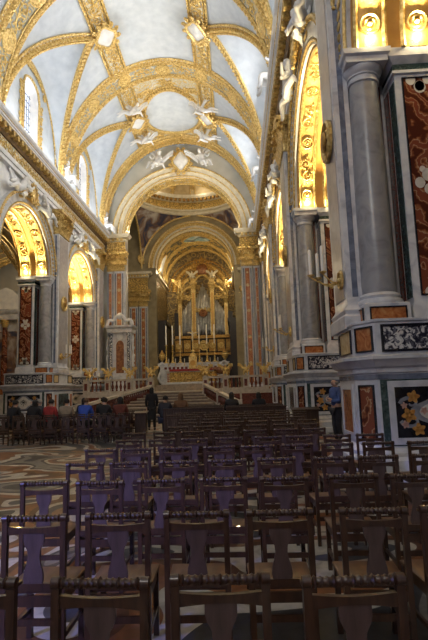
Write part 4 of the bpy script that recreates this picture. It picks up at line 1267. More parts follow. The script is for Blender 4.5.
# candlesticks
cands = [(-2.62,'first from the left'),(-2.0,'second from the left'),(-1.28,'third from the left, left of the crucifix'),(.55,'third from the right, right of the crucifix'),(1.28,'second from the right'),(2.0,'outermost on the right')]
cs0 = None
for i,(dx,w) in enumerate(cands):
    lab = 'tall gilded candlestick with long white candle, '+w
    loc = (AX+dx+.05,45.55,ZA+2.006)
    if cs0 is None:
        cs0 = thing('altar_candlestick', lab, 'candlestick', 'six tall candlesticks on the high altar', loc)
        m = MB(); m.lathe([(.20,0),(.22,.04),(.15,.10),(.09,.22),(.12,.3),(.06,.36)],(0,0,0),14); m.build('base', mt['gold'], cs0)
        m = MB(); m.lathe([(.06,.36),(.10,.5),(.05,.6),(.045,1.0),(.085,1.1),(.045,1.2),(.04,1.55),(.07,1.62),(.14,1.7),(.15,1.74),(.05,1.75)],(0,0,0),14); m.build('stem', mt['gold'], cs0)
        m = MB(); m.lathe([(.062,1.75),(.055,3.55),(.02,3.6)],(0,0,0),12); m.build('candle', mt['candle'], cs0)
    else: copy_tree(cs0, lab, None, loc)
cx = thing('crucifix', 'gilded crucifix standing on the tabernacle between the candles', 'crucifix', None, (AX,45.35,ZA+3.05))
m = MB(); m.lathe([(.2,0),(.16,.08),(.06,.2),(.05,.5)],(0,0,0),12); m.build('base', mt['gold'], cx)
m = MB(); m.box(-.05,.05,-.04,.04,.5,2.5); m.box(-.5,.5,-.04,.04,1.75,1.85); m.build('cross', mt['gold'], cx)
m = MB(); m.tube([(0,-.08,.95),(0,-.1,1.2),(0,-.09,1.5),(0,-.1,1.72)],[.05,.07,.09,.05],8); m.sphere((0,-.11,1.83),.08,8,6)
for s in (-1,1): m.tube([(0,-.09,1.66),(s*.22,-.07,1.74),(s*.44,-.06,1.82)],[.05,.035,.025],6)
m.build('corpus', mt['cream'], cx)
for s,l in ((-1,'left'),(1,'right')):
    t = thing('gilded_urn', 'gilded urn on the %s end of the high altar' % l, 'urn', 'gilded urns on the altar', (AX+s*3.02+.0,45.8,ZA+2.006))
    m = MB(); m.lathe([(.16,0),(.16,.05),(.06,.12),(.07,.2),(.28,.5),(.34,.72),(.26,.82),(.32,.9),(.3,.92)],(0,0,0),16); m.build('vase', mt['gold'], t)
    m = MB(); m.lathe([(.26,.9),(.2,1.0),(.1,1.1),(.05,1.3)],(0,0,0),14); m.build('lid', mt['gold_dark'], t)
# small white candles on the gradine
k = 0
for dx in (-2.3,-1.65,-.8,.85,1.62,2.35):
    k += 1
    t = thing('short_candlestick', 'short gilded candlestick with white candle between the tall ones, %s from the left' % ['first','second','third','fourth','fifth','sixth'][k-1], 'candlestick', 'short candlesticks', (AX+dx,45.2,ZA+1.72+.0))
    m = MB(); m.lathe([(.1,0),(.1,.03),(.03,.08),(.03,.3),(.06,.33)],(0,0,0),10); m.build('stem', mt['gold'], t)
    m = MB(); m.lathe([(.03,.33),(.028,.7)],(0,0,0),8); m.build('candle', mt['candle'], t)
# lectern and console right of the altar
t = thing('eagle_lectern', 'gilded eagle lectern standing in front of the altar, right of the relief', 'lectern', None, (-2.85,42.1,FL))
m = MB(); m.lathe([(.3,0),(.3,.1),(.1,.2),(.07,.5),(.12,.7),(.06,.9),(.06,1.4)],(0,0,0),14); m.build('pedestal', mt['gold'], t)
m = MB(); m.sphere((0,0,1.65),(.2,.22,.3),12,8); m.sphere((0,-.08,2.02),(.1,.13,.12),8,6); m.tube([(0,-.18,2.02),(0,-.28,1.98)],[.04,.01],6)
for s in (-1,1):
    m.grid(6,3, lambda a,b,s=s: (s*(.12+.5*a), .05-.1*a, 1.85+.25*math.sin(a*2.2)-b*.45*(1-.6*a)))
m.build('eagle', mt['gold'], t)
t = thing('carved_console', 'reddish carved console with gilded legs right of the altar', 'console', None, (-1.25,42.0,FL))
m = MB(); m.box(-.85,.85,-.4,.4,1.75,1.95); m.sphere((0,0,1.7),(.75,.38,.35),14,8); b = m.build('body', mt['bronze'], t)
for x in (-.6,.6):
    for y in (-.25,.25):
        m = MB(); m.tube([(x,y,0),(x*1.2,y,.5),(x*.8,y,1.0),(x,y,1.6)],[.08,.1,.07,.1],7); m.build('leg', mt['gold_dark'], t)
# ================================================================== balustrades
def baluster_mesh(h):
    return [(.075,0),(.075,.05),(.05,.08),(.09,.2*h/.6),(.10,.27*h/.6),(.05,.42*h/.6),(.045,.5*h/.6),(.075,h-.04),(.075,h)]
def balustrade(name, label, P0, P1, z0, z1, group, hgt=.98, posts=3):
    """from P0 to P1 in plan, floor height z0 to z1"""
    t = thing(name, label, 'balustrade', group)
    A = V(P0[0],P0[1],z0); B = V(P1[0],P1[1],z1); D = B-A; L = D.length
    H = V(D.x,D.y,0).normalized(); S = V(-H.y,H.x,0)
    def beam(w, za, zb_, nm, mat):
        m = MB(); vs = []
        for P in (A-H*.05,B+H*.05):
            for sg,zz in ((-1,za),(1,za),(1,zb_),(-1,zb_)): vs.append(P+S*(sg*w/2)+V(0,0,zz))
        m.add(vs,[(0,1,2,3),(7,6,5,4),(0,4,5,1),(1,5,6,2),(2,6,7,3),(3,7,4,0)]); return m.build(nm, mat, t)
    beam(.34,0,.16,'plinth',mt['marble_warm']); beam(.30,hgt-.14,hgt,'rail',mt['marble_warm'])
    for i in range(posts):
        P = A+D*(i/(posts-1)); m = MB(); m.box(P.x-.19,P.x+.19,P.y-.19,P.y+.19,P.z-.02,P.z+hgt+.06)
        o = m.build('post', mt['marble_warm'], t)
        m = MB(); m.box(P.x-.10,P.x+.10,P.y-.2,P.y-.19,P.z+.25,P.z+hgt-.25); m.build('red_panel', mt['marble_red'], o)
    n = int(L/.27)
    for i in range(n):
        f = (i+.5)/n
        if min(abs(f-j/(posts-1)) for j in range(posts))*L < .24: continue
        P = A+D*f; m = MB(); m.lathe([(r,z+.16) for r,z in baluster_mesh(hgt-.30)], tuple(P), 10); m.build('baluster', mt['marble_red'], t)
    return t
balustrade('balustrade', 'marble balustrade with dark red balusters left of the altar steps', (-10.5,33.4),(-5.95,33.4),FL,FL,'sanctuary balustrades',posts=4)
balustrade('balustrade', 'marble balustrade with dark red balusters right of the altar steps', (-2.15,33.4),(2.0,33.4),FL,FL,'sanctuary balustrades',posts=4)
balustrade('stair_balustrade', 'sloping marble balustrade flaring down the left side of the stairs', (-8.15,24.8),(-5.95,32.9),.02,.98,'stair balustrades',.92)
balustrade('stair_balustrade', 'sloping marble balustrade flaring down the right side of the stairs', (.05,24.8),(-2.15,32.9),.02,.98,'stair balustrades',.92)

# ================================================================== white carved shrine and side altar
t = thing('carved_shrine', 'white carved marble shrine with a dark niche before the chancel pier', 'shrine', None, (-8.85,36.7,FL))
m = MB(); m.box(-.95,.95,-.5,.8,0,1.0); m.box(-1.02,1.02,-.56,.8,.92,1.02); m.box(-.85,.85,-.3,.8,1.0,5.0); b = m.build('body', mt['marble'], t)
m = MB(); m.add([(-.3*1,-.32,1.5),(.3,-.32,1.5)]+[(.3*math.cos(PI*i/10),-.32,3.6+.4*math.sin(PI*i/10)) for i in range(11)],[tuple(range(13))]); m.build('niche', mt['bronze'], b)
for s in (-1,1):
    m = MB(); m.lathe([(.15,1.02),(.12,1.15),(.115,4.2),(.16,4.4),(.17,4.6)],(s*.68,-.42,0),14); m.build('colonnette', mt['pavonazzo'], t)
m = MB(); profile_stack(m,[(-.95,-.5),(.95,-.5),(.95,.8),(-.95,.8)],[(0,4.6),(.02,4.9),(.15,5.0),(.18,5.15)]); cn = m.build('cornice', mt['marble'], t)
m = MB()
for s in (-1,1): m.tube([V(s*(1.0-.95*q),-.35,5.2+.7*q**.6+.12*math.sin(q*9)) for q in [i/10 for i in range(11)]],[.14-.004*i for i in range(11)],7)
m.sphere((0,-.3,5.9),(.25,.2,.28),10,7); m.build('scrolled_top', mt['stucco'], cn)
m = MB(); 
for s in (-1,1):
    q = MB(lambda a,b_,n,s=s: V(s*.95+s*n,-.1+b_,2.4+a)); scroll(q,0,1.2,.8,s,.06); scroll(q,1.3,1.0,.7,-s,.06); m.v, m.f = m.v+q.v, m.f+[[k+len(m.v) for k in f] for f in q.f]
q = MB(lambda a,b_,n: V(b_,-.31-n,4.3+a)); rosette(q,0,0,.26,.08,12); m.v, m.f = m.v+q.v, m.f+[[k+len(m.v) for k in f] for f in q.f]
m.build('carved_ornament', mt['stucco'], b)
t = thing('side_altar', 'side altar with red columns and white pediment at the far end of the left aisle', 'side altar', None, (-18.2,37.3,0))
m = MB(); m.box(-2.0,2.0,-.3,.7,0,1.4); m.box(-2.1,2.1,-.4,.7,1.4,1.6); m.box(-1.9,1.9,.1,.7,1.6,7.6); b = m.build('body', mt['marble'], t)
m = MB(); m.box(-.8,.8,.05,.1,2.0,6.6); m.build('altarpiece', mt['pend_paint'], b)
for x in (-1.5,-.55+1.0,1.35):
    pass
for x in (-1.35,-.1+.0,1.2):
    m = MB(); m.lathe([(.24,2.1),(.22,4.5),(.19,6.9)],(x,-.12,0),16); c = m.build('column', mt['breccia'], t)
    m = MB(); m.box(x-.3,x+.3,-.42,.18,1.6,2.1); m.build('column_base', mt['breccia_orange'], c)
    m = MB(); m.lathe([(.19,6.9),(.24,7.0),(.32,7.4),(.32,7.5)],(x,-.12,0),16); m.build('column_capital', mt['gold'], c)
m = MB(); profile_stack(m,[(-1.8,-.4),(1.8,-.4),(1.8,.7),(-1.8,.7)],[(0,7.5),(0,7.9),(.2,8.1),(.25,8.3)]); e = m.build('entablature', mt['marble'], t)
m = MB(); m.prism([(-2.0,8.3),(2.0,8.3),(1.6,8.9),(.5,9.9),(0,10.1),(-.5,9.9),(-1.6,8.9)],-.4,.7,'y'); m.build('pediment', mt['stucco'], e)

# ================================================================== figures
def skin_mesh(name, verts, edges, sub=2, smooth=True):
    me = bpy.data.meshes.new(name+'_sk')
    me.from_pydata([v[:3] for v in verts], edges, [])
    o = bpy.data.objects.new('tmp', me); COL.objects.link(o)
    mod = o.modifiers.new('skin','SKIN')
    if sub: s = o.modifiers.new('sub','SUBSURF'); s.levels = s.render_levels = sub
    sv = me.skin_vertices[0].data
    for i,v in enumerate(verts):
        r = v[3]; sv[i].radius = r if hasattr(r,'__len__') else (r,r)
        sv[i].use_root = (i == 0)
    dg = bpy.context.evaluated_depsgraph_get(); dg.update()
    out = bpy.data.meshes.new_from_object(o.evaluated_get(dg))
    bpy.data.objects.remove(o); bpy.data.meshes.remove(me)
    out.name = name
    out.polygons.foreach_set('use_smooth',[True]*len(out.polygons))
    return out
def mesh_obj(name, me, mat, parent):
    me.materials.clear(); me.materials.append(mat)
    o = bpy.data.objects.new(name, me); COL.objects.link(o); o.parent = parent; return o
def skeleton(pose):
    """joint positions for a figure 1.72 m tall, facing +y, feet (or seat) over the origin"""
    J = {}
    if pose == 'stand' or pose == 'fold':
        J.update(pel=(0,0,.95),spi=(0,.01,1.14),che=(0,.0,1.34),nec=(0,-.01,1.49),hb=(0,.01,1.555),hm=(0,.02,1.625),ht=(0,.01,1.69))
        for s in (-1,1):
            J['hip',s]=(s*.095,0,.88); J['kne',s]=(s*.105,.02,.49); J['ank',s]=(s*.11,-.02,.085); J['toe',s]=(s*.125,.13,.04)
            J['sho',s]=(s*.175,-.01,1.41)
            if pose == 'stand': J['elb',s]=(s*.23,-.05,1.14); J['wri',s]=(s*.20,.10,.93); J['hd',s]=(0,.35,-.95)
            else: J['elb',s]=(s*.24,.02,1.14); J['wri',s]=(-s*.02+s*.06,.21,1.16+.03*s); J['hd',s]=(-s*.9,.1,.05)
    else:
        ln = .16 if pose == 'lean' else .03
        J.update(pel=(0,0,.54),spi=(0,.02,.72),che=(0,ln,.92),nec=(0,ln+.03,1.07),hb=(0,ln+.06,1.135),hm=(0,ln+.08,1.205),ht=(0,ln+.075,1.27))
        for s in (-1,1):
            J['hip',s]=(s*.10,.04,.52); J['kne',s]=(s*.12,.44,.52); J['ank',s]=(s*.12,.42,.085); J['toe',s]=(s*.13,.57,.04)
            J['sho',s]=(s*.175,ln-.01,.99); J['elb',s]=(s*.23,ln+.06,.74); J['wri',s]=(s*.10,.32,.66); J['hd',s]=(-s*.2,.9,-.1)
    return J
def body_chain(J, grow=0., parts=('torso','head','arm','leg','hand')):
    vs, es = [], []
    def add(p, r, par=None):
        vs.append((*p, r)); i = len(vs)-1
        if par is not None: es.append((par,i))
        return i
    g = grow
    pel = add(J['pel'], (.155+g,.115+g)); spi = add(J['spi'], (.135+g,.10+g), pel); che = add(J['che'], (.155+g,.11+g), spi)
    mid = lambda a,b,t: tuple(a[k]+(b[k]-a[k])*t for k in range(3))
    if 'collar' in parts: add(mid(J['nec'],J['hb'],.15), .068+g*.6, che)
    if 'head' in parts:
        nec = add(J['nec'], .055+g, che); hb = add(J['hb'], (.062,.075), nec); hm = add(J['hm'], (.078,.098), hb); ht = add(J['ht'], (.06,.075), hm)
        n = J['hm']; add((n[0],n[1]+.112,n[2]-.012), .013, hm)
    for s in (-1,1):
        if 'arm' in parts:
            sh = add(J['sho',s], .068+g, che); el = add(J['elb',s], .043+g*.9, sh); wr = add(mid(J['elb',s],J['wri',s],.92), .030+g*.8, el)
            if 'hand' in parts:
                d = Vector(J['hd',s]).normalized(); w = Vector(J['wri',s]); sd = d.cross(V(0,0,1)); 
                if sd.length < .1: sd = V(0,1,0)
                sd.normalize(); dn = sd.cross(d).normalized()*-1
                pa = add(w+d*.055, (.036,.018), wr)
                for k,(o_,L) in enumerate(((-.027,.062),(-.009,.075),(.009,.070),(.027,.055))):
                    f1 = add(w+d*(.095)+sd*o_, .0095, pa); f2 = add(w+d*(.095+L*.55)+sd*o_*1.1+V(0,0,-.012), .0085, f1); add(w+d*(.095+L*.9)+sd*o_*1.1+V(0,0,-.035), .007, f2)
                t1 = add(w+d*.045-sd*s*.040, .011, pa); add(w+d*.085-sd*s*.052+V(0,0,-.01), .009, t1)
        if 'leg' in parts:
            hp = add(J['hip',s], .088+g, pel); kn = add(J['kne',s], .058+g, hp); an = add(J['ank',s], .040+g*.7, kn)
            if 'hand' in parts: add(J['toe',s], .036, an)
    return vs, es
cloth_cache = {}
def cloth_mat(c):
    if c not in cloth_cache:
        cloth_cache[c] = M('cloth_%d' % len(cloth_cache), [tuple(x*.75 for x in c), tuple(min(1,x*1.2) for x in c)], scale=6, rough=.85)
    return cloth_cache[c]
mesh_cache = {}
def person(label, loc, rz, pose, top, legs, hair, long_hair=False, bald=False, scale=1., long_coat=False):
    J = skeleton(pose)
    t = thing('person', label, 'person', None, loc, rz); t.scale = (scale,)*3
    def get(key, fn):
        if key not in mesh_cache: mesh_cache[key] = fn()
        return mesh_cache[key].copy()
    mesh_obj('body', get((pose,'b'), lambda: skin_mesh('body', *body_chain(J))), mt['skin'], t)
    mesh_obj('coat', get((pose,'c'), lambda: skin_mesh('coat', *body_chain(J,.022,('torso','arm','collar')))), cloth_mat(top), t)
    mesh_obj('trousers', get((pose,'t'), lambda: skin_mesh('trousers', *trouser_chain(J))), cloth_mat(legs), t)
    if long_coat:
        m = MB(); m.lathe([(.19,.42),(.18,.7),(.165,.95),(.15,1.12)],(0,.0,0),20, mod=lambda a,z: 1-.18*abs(math.sin(a))+.03*math.sin(a*7)*(1.1-z)); m.build('coat_skirt', cloth_mat(top), t)
    h = Vector(J['hm'])
    if not bald:
        m = MB(); pts = []
        def hr(a,b):
            th = b*PI*.62; ph = a*2*PI
            x,y,z = math.sin(th)*math.cos(ph), math.sin(th)*math.sin(ph), math.cos(th)
            cut = 1.0
            if y > .35 and z < .45: z = .45+ (z-.45)*.1
            dz = -.12 if (long_hair and b > .9 and y < .3) else 0
            return h+V(x*.094, y*.112-.012, z*.112+.012+dz)
        m.grid(20,10,hr); m.build('hair', cloth_mat(hair), t)
    else:
        m = MB(); 
        for i in range(9):
            a = PI+PI*i/8; m.sphere(h+V(.082*math.cos(a), .09*math.sin(a)-.005, -.02), (.022,.03,.045), 6, 5)
        m.build('hair', cloth_mat(hair), t)
    for s in (-1,1):
        m = MB(); m.sphere(h+V(s*.033,.088,.012), .012, 6, 5); m.build('eye', mt['iron'], t)
        m = MB(); m.sphere(h+V(s*.086,-.01,-.005), (.012,.022,.032), 6, 5); m.build('ear', mt['skin'], t)
        a = Vector(J['ank',s]); b = Vector(J['toe',s])
        m = MB(); m.tube([a+V(0,-.06,-.045),a+V(0,0,-.035),a.lerp(b,.6)+V(0,0,-.012),b+V(0,.03,0)],[.04,.05,.046,.03],8); m.build('shoe', mt['iron'], t)
    m = MB(); m.sphere(h+V(0,.094,-.052), (.026,.008,.007), 8, 4); m.build('mouth', mt['marble_red'], t)
    return t
def trouser_chain(J):
    vs = [(*J['pel'],(.162,.125))]; es = []
    for s in (-1,1):
        for a,b in (('hip',.105),('kne',.076),('ank',.058)):
            p = J[a,s]; vs.append((*p,b)); i = len(vs)-1
            es.append((0 if a == 'hip' else i-1, i))
    return vs, es
blk=(.012,.012,.016); navy=(.015,.02,.05); brown=(.10,.05,.025); dark=(.02,.017,.016)
person('person in a long black coat standing alone in the aisle before the stairs', (-3.55,20.0,0), .15, 'stand', blk, blk, dark, long_hair=True, long_coat=True)
person('bald man in a blue shirt standing with folded arms behind the nearest pier', (2.78,13.9,0), PI*.62, 'fold', (.06,.10,.26), (.02,.02,.03), (.3,.28,.26), bald=True, scale=1.04)
seats_left = [(-8.0,1,'lean',blk,dark,0,'person in black leaning forward, nearest the left end of the seated group'),
 (-7.18,1,'sit',blk,blk,1,'person with long black hair and a black coat seated left of the red coat'),
 (-6.6,1,'sit',(.30,.03,.03),dark,0,'person in a red coat seated among the left chairs'),
 (-6.02,1,'sit',(.28,.22,.16),brown,0,'person in a beige coat seated beside the red coat'),
 (-5.40,1,'lean',(.03,.08,.42),dark,0,'person in a bright blue jacket bending forward'),
 (-4.68,1,'sit',blk,dark,0,'person in black seated just right of the blue jacket'),
 (-4.1,1,'sit',(.12,.03,.02),brown,1,'person in a dark red coat seated at the aisle end of the left chairs'),
 (-7.5,2,'sit',(.05,.05,.06),(.25,.22,.2),0,'grey haired person seated a row beyond the black coats, towards the left'),
 (-5.75,2,'sit',navy,brown,1,'person in navy seated a row beyond the blue jacket'),
 (-5.05,2,'sit',(.03,.035,.03),dark,0,'person in dark green seated a row beyond, near the aisle'),
 (-4.4,2,'sit',blk,dark,1,'person in black with long hair in the second seated row near the aisle')]
# ================================================================== stucco cherubs and angels
def cherub_mesh(kind):
    if kind == 'sit':
        J = dict(p=(0,0,.25),c=(0,.02,.62),n=(0,0,.8),h=(0,-.04,.98)); L = lambda s:[(s*.14,-.12,.2),(s*.2,-.42,.25),(s*.18,-.45,-.1),(s*.18,-.55,-.15)]; A = lambda s:[(s*.2,0,.72),(s*.36,-.1,.52),(s*.42,-.3,.62)]
    elif kind == 'recline':
        J = dict(p=(0,0,.2),c=(.28,.0,.5),n=(.4,-.02,.66),h=(.5,-.06,.82)); L = lambda s:[(-.14,-.06*s,.16),(-.48,-.1+.06*s,.28+.08*s),(-.86,-.08,.05+.1*s),(-1.0,-.1,.02+.1*s)]; A = lambda s:[(.34,-.1*s,.58),(.5+.1*s,-.22,.40),(.72+.1*s,-.25,.46+.15*s)]
    else:
        J = dict(p=(0,0,.1),c=(.0,-.05,.5),n=(.0,-.1,.7),h=(.02,-.16,.88)); L = lambda s:[(s*.12,0,0),(s*.2,.0,-.42),(s*.16,.1,-.85),(s*.16,.05,-.95)]; A = lambda s:[(s*.2,-.05,.6),(s*.42,-.12,.62),(s*.6,-.2,.78)]
    vs = [(*J['p'],.17),(*J['c'],.19),(*J['n'],.08),(*J['h'],(.13,.14)),(J['h'][0],J['h'][1],J['h'][2]+.1,.09)]; es = [(0,1),(1,2),(2,3),(3,4)]
    for s in (-1,1):
        for par,ch,rs in ((0,L(s),(.13,.10,.06,.045)),(1,A(s),(.08,.06,.04))):
            q = par
            for p,r in zip(ch,rs): vs.append((*p,r)); es.append((q,len(vs)-1)); q = len(vs)-1
    return skin_mesh('cherub', vs, es, 1)
CH = {}
def cherub(name, label, cat, group, kind, loc, rz, mat='stucco', scale=1., wings=True):
    t = thing(name, label, cat, group, loc, rz); t.scale = (scale,)*3
    key = kind
    if key not in CH: CH[key] = cherub_mesh(kind)
    mesh_obj('body', CH[key].copy(), mt[mat], t)
    c = {'sit':(0,.14,.62),'recline':(.28,.14,.5),'fly':(0,.12,.5)}[kind]
    if wings:
        for s in (-1,1):
            m = MB(); m.grid(7,5, lambda a,b: V(c[0]+s*(.1+.75*a), c[1]+.08*math.sin(a*3)+.03*math.sin(b*20), c[2]+.05+.55*math.sin(a*1.9)-b*(.55-.25*a)*(1 if a>.05 else .3)))
            m.build('wing', mt[mat], t)
    m = MB()
    m.tube([V(c[0]-.2,c[1]-.25,c[2]-.5),V(c[0]+.1,c[1]-.22,c[2]-.35),V(c[0]+.35,c[1]-.05,c[2]-.25),V(c[0]+.5,c[1]+.1,c[2]-.5)],[.06,.10,.09,.03],7); m.build('drapery', mt[mat], t)
    return t
# on the cornice at the rib feet
for s,y,l in ((-1,28.3,'on the left cornice between the two arched windows'),(-1,37.3,'on the left cornice beside the chancel arch'),(1,19.4,'on the right cornice at the foot of the broad rib'),(1,28.3,'on the right cornice between the second and third arch'),(1,37.3,'on the right cornice beside the chancel arch')):
    cherub('stucco_cherub', 'white stucco cherub seated '+l, 'statue', 'cherubs on the cornice', 'sit', (AX+s*6.2,y,HC+.16+.05), -s*PI/2, scale=1.5)
# reclining on the arches
for s,k,nm in ((-1,2,'first visible left arch'),(-1,3,'second visible left arch'),(1,1,'nearest full right arch'),(1,2,'second right arch'),(1,3,'third right arch')):
    yc,r = ARCHS[s][k]
    for q in (-1,1):
        t = cherub('reclining_angel', 'white stucco angel reclining on the %s, %s half' % (nm, 'nearer' if q < 0 else 'farther'), 'statue', 'angels reclining on the arches', 'recline',
               (AX+s*6.30, yc+q*1.75, SP+r+.05), 0, scale=1.25)
        # body axis along the wall, sloping with the arch
        t.rotation_euler = (0,0,-s*PI/2)
        if (q > 0) == (s < 0): t.scale = (-1.25,1.25,1.25)
    kz = SP+r
    tk = shield('arch_keystone', 'gilded cartouche on the crown of the %s' % nm, 'keystone', 'gilded keystones', lambda x,y,n,s=s,yc=yc,kz=kz: V(AX+s*(6.34-n), yc+x, kz+.72+y), .5)
    for o in tk.children: o.data.materials.clear(); o.data.materials.append(mt['gold'])
# around the oval medallion: small flying cherubs
for i,(u,y,l) in enumerate(((-2.55,30.6,'window side, nearer end'),(-2.5,34.6,'window side, farther end'),(2.5,30.9,'shaded side, nearer end'),(2.55,34.6,'shaded side, farther end'))):
    cherub('flying_cherub', 'white stucco cherub at the oval medallion, '+l, 'statue', 'cherubs around the medallion', 'recline', (AX+u,y,zb(u)-1.15), 0 if u < 0 else PI*.9, scale=1.0)
# coat of arms over the chancel arch and its two angels
shield('coat_of_arms', 'gilded coat of arms with white shield at the crown of the chancel arch', 'coat of arms', None, lambda x,y,n: V(AX+.05+x, YC-.25-n, 20.5+y), 1.0)
for s,l in ((-1,'left'),(1,'right')):
    t = cherub('winged_angel', 'white winged angel %s of the gilded coat of arms' % l, 'statue', 'angels holding the coat of arms', 'sit', (AX+s*2.05,YC-.62,19.75), 0, scale=1.45)
    t.rotation_euler = (0,-s*.35,s*.5)
# organ angels and gilded cherubs on the balustrades
for x,z,mtl,l in ((-2.3,13.2,'gold','on the left shoulder of the organ'),(3.1,13.0,'gold','on the right shoulder of the organ'),(-.85,14.6,'cream','left of the organ crest'),(1.55,14.6,'cream','right of the organ crest')):
    cherub('organ_angel', '%s angel standing %s' % ('gilded' if mtl == 'gold' else 'white', l), 'statue', 'angels on the organ', 'fly' if z < 14 else 'sit', (AX+x, YO-.6, z+ (.2 if z<14 else 0)), 0, mtl, 1.2 if z < 14 else .85)
zr = FL+.98+.06
for i,(x,l) in enumerate(((-10.3,'at the left end post of the balustrade'),(-8.98,'on the left balustrade, second post'),(-7.47,'on the left balustrade, third post'),(-5.95,'on the end post left of the stairs'),(-2.15,'on the end post right of the stairs'),(-.77,'on the right balustrade, second post'),(.62,'on the right balustrade, third post'),(1.9,'at the right end of the balustrade'))):
    t = cherub('gilded_cherub_lamp', 'gilded cherub lamp '+l, 'lamp', 'gilded cherubs on the balustrade', 'sit', (x,33.4,zr+.03), 0, 'gold', .62)
    m = MB(); m.lathe([(.02,0),(.02,.6),(.1,.7),(.12,.8),(.02,.82)],(.45,-.25,.4),8); m.build('torch', mt['gold'], t)

# ================================================================== chairs
def make_chair():
    t = thing('wooden_chair', '', 'chair')
    for s in (-1,1):
        m = MB(); m.prism([(-.018,0),(.018,0),(.018,.43),(.016,.865),(-.016,.865),(-.018,.43)], s*.185-.017, s*.185+.017, 'x'); m.build('leg', mt['wood'], t)
    for s in (-1,1):
        m = MB(); m.prism([(.365,0),(.40,0),(.402,.42),(.362,.42)], s*.18-.018, s*.18+.018, 'x'); m.build('leg', mt['wood'], t)
    m = MB()
    prof = [(.0,-.206),(.024,-.204),(.026,-.17)]
    for i in range(13):
        x = -.155+.31*i/12; prof += [(.016,x-.009),(.021 if i%3 else .025,x),(.016,x+.009)]
    prof += [(.026,.17),(.024,.204),(.0,.206)]
    m.lathe(prof,(0,0,.872),10,ax='x'); m.box(-.205,.205,-.012,.05,.853,.866); m.build('top_rail', mt['wood'], t)
    m = MB(); n = 12
    up = [(-.17+.34*i/n, .826+.0*math.sin(PI*i/n)-.010*math.sin(PI*i/n)) for i in range(n+1)]
    lo = [(-.17+.34*i/n, .772+.012*math.sin(PI*i/n)-.0) for i in range(n,-1,-1)]
    m.prism(up+lo, -.012,.012,'y'); m.build('crest_rail', mt['wood'], t)
    m = MB(); half = [(.066,.79),(.066,.74),(.058,.715),(.040,.68),(.037,.64),(.045,.60),(.058,.56),(.063,.52),(.058,.485),(.058,.47)]
    m.prism([(x,z) for x,z in half]+[(-x,z) for x,z in half[::-1]], -.007,.007,'y'); m.build('splat', mt['wood_splat'], t)
    m = MB(); m.box(-.17,.17,-.012,.012,.445,.49); m.build('lower_back_rail', mt['wood'], t)
    m = MB(); pl = [(-.195,.02),(.195,.02),(.205,.41),(-.205,.41)]; profile_stack(m, pl, [(-.01,.418),(0,.424),(0,.440),(-.008,.446)]); m.build('seat', mt['wood_seat'], t)
    m = MB(); m.box(-.17,.17,-.010,.010,.355,.415); m.box(-.17,.17,.375,.393,.36,.418)
    for s in (-1,1): m.box(s*.18-.010,s*.18+.010,.0,.39,.36,.418)
    m.build('seat_rail', mt['wood'], t)
    for s in (-1,1):
        m = MB(); m.box(s*.183-.010,s*.183+.010,.0,.38,.16,.19); m.build('side_stretcher', mt['wood'], t)
    m = MB(); m.box(-.17,.17,-.009,.009,.245,.285); m.build('back_stretcher', mt['wood'], t)
    return t
ORD = ['first','second','third','fourth','fifth','sixth','seventh','eighth','ninth','tenth','eleventh','twelfth','thirteenth','fourteenth']
def proj(x,y,z):
    p = Vector((x,y,z-1.65)); a = r0*p.x+r1*0 if False else None
    cx_ = r0.x*p.x+r0.y*p.y+r0.z*p.z
    return None
CM = co.matrix_world.inverted()
def px(x,y,z):
    p = CM @ Vector((x,y,z)); return (214+480*p.x/-p.z, 320-480*p.y/-p.z)
chair0 = make_chair(); used = [False]
def put_chair(x,y,rz,label,group):
    if not used[0]:
        used[0] = True; chair0.location = (x,y,0); chair0.rotation_euler = (0,0,rz); chair0['label'] = label; chair0['group'] = group; return chair0
    return copy_tree(chair0, label, group, (x,y,0), (0,0,rz))
rowY = [2.08,3.12,4.22,5.28,6.45,7.52,8.72,9.82,10.92,12.02,13.12,14.22,15.3]
cr_ = random.Random(11)
for i,y in enumerate(rowY):
    row = []
    off = .16 if y < 2.5 else (0 if y < 3.2 else cr_.uniform(-.05,.16))
    kmax = 9 if y < 7.6 else 8
    for k in range(-1 if y > 12.5 else 0, kmax):
        x = -1.84+.528*k + off + cr_.uniform(-.04,.04)
        if k >= 8 and 6.9 < y: continue
        if y > 8 and y < 13.5 and x > 1.62: continue
        a, b = px(x-.2,y,.6)[0], px(x+.2,y,.6)[0]
        if b < 3 or a > 425: continue
        if y > 9.5 and px(x-.2,y,.88)[0] < 166: continue
        row.append(x)
    for k,x in enumerate(row):
        rn = 'front row' if i == 0 else ORD[i]+' row from the camera'
        put_chair(x, y+cr_.uniform(-.02,.02), cr_.uniform(-.05,.05), 'dark wooden chair, %s from the left in the %s' % (ORD[k], rn), 'wooden chairs in rows on the right')
lrows = [15.5,16.62,17.74,18.86]
for i,y in enumerate(lrows):
    n = 10
    for k in range(n):
        x = -3.9-.53*k+cr_.uniform(-.02,.02)
        if px(x+.2,y,.6)[0] < 2: continue
        put_chair(x, y, cr_.uniform(-.04,.04), 'left-block wooden chair, %s from the aisle, %s row from the camera' % (ORD[k], ORD[i]), 'wooden chairs in rows on the left')
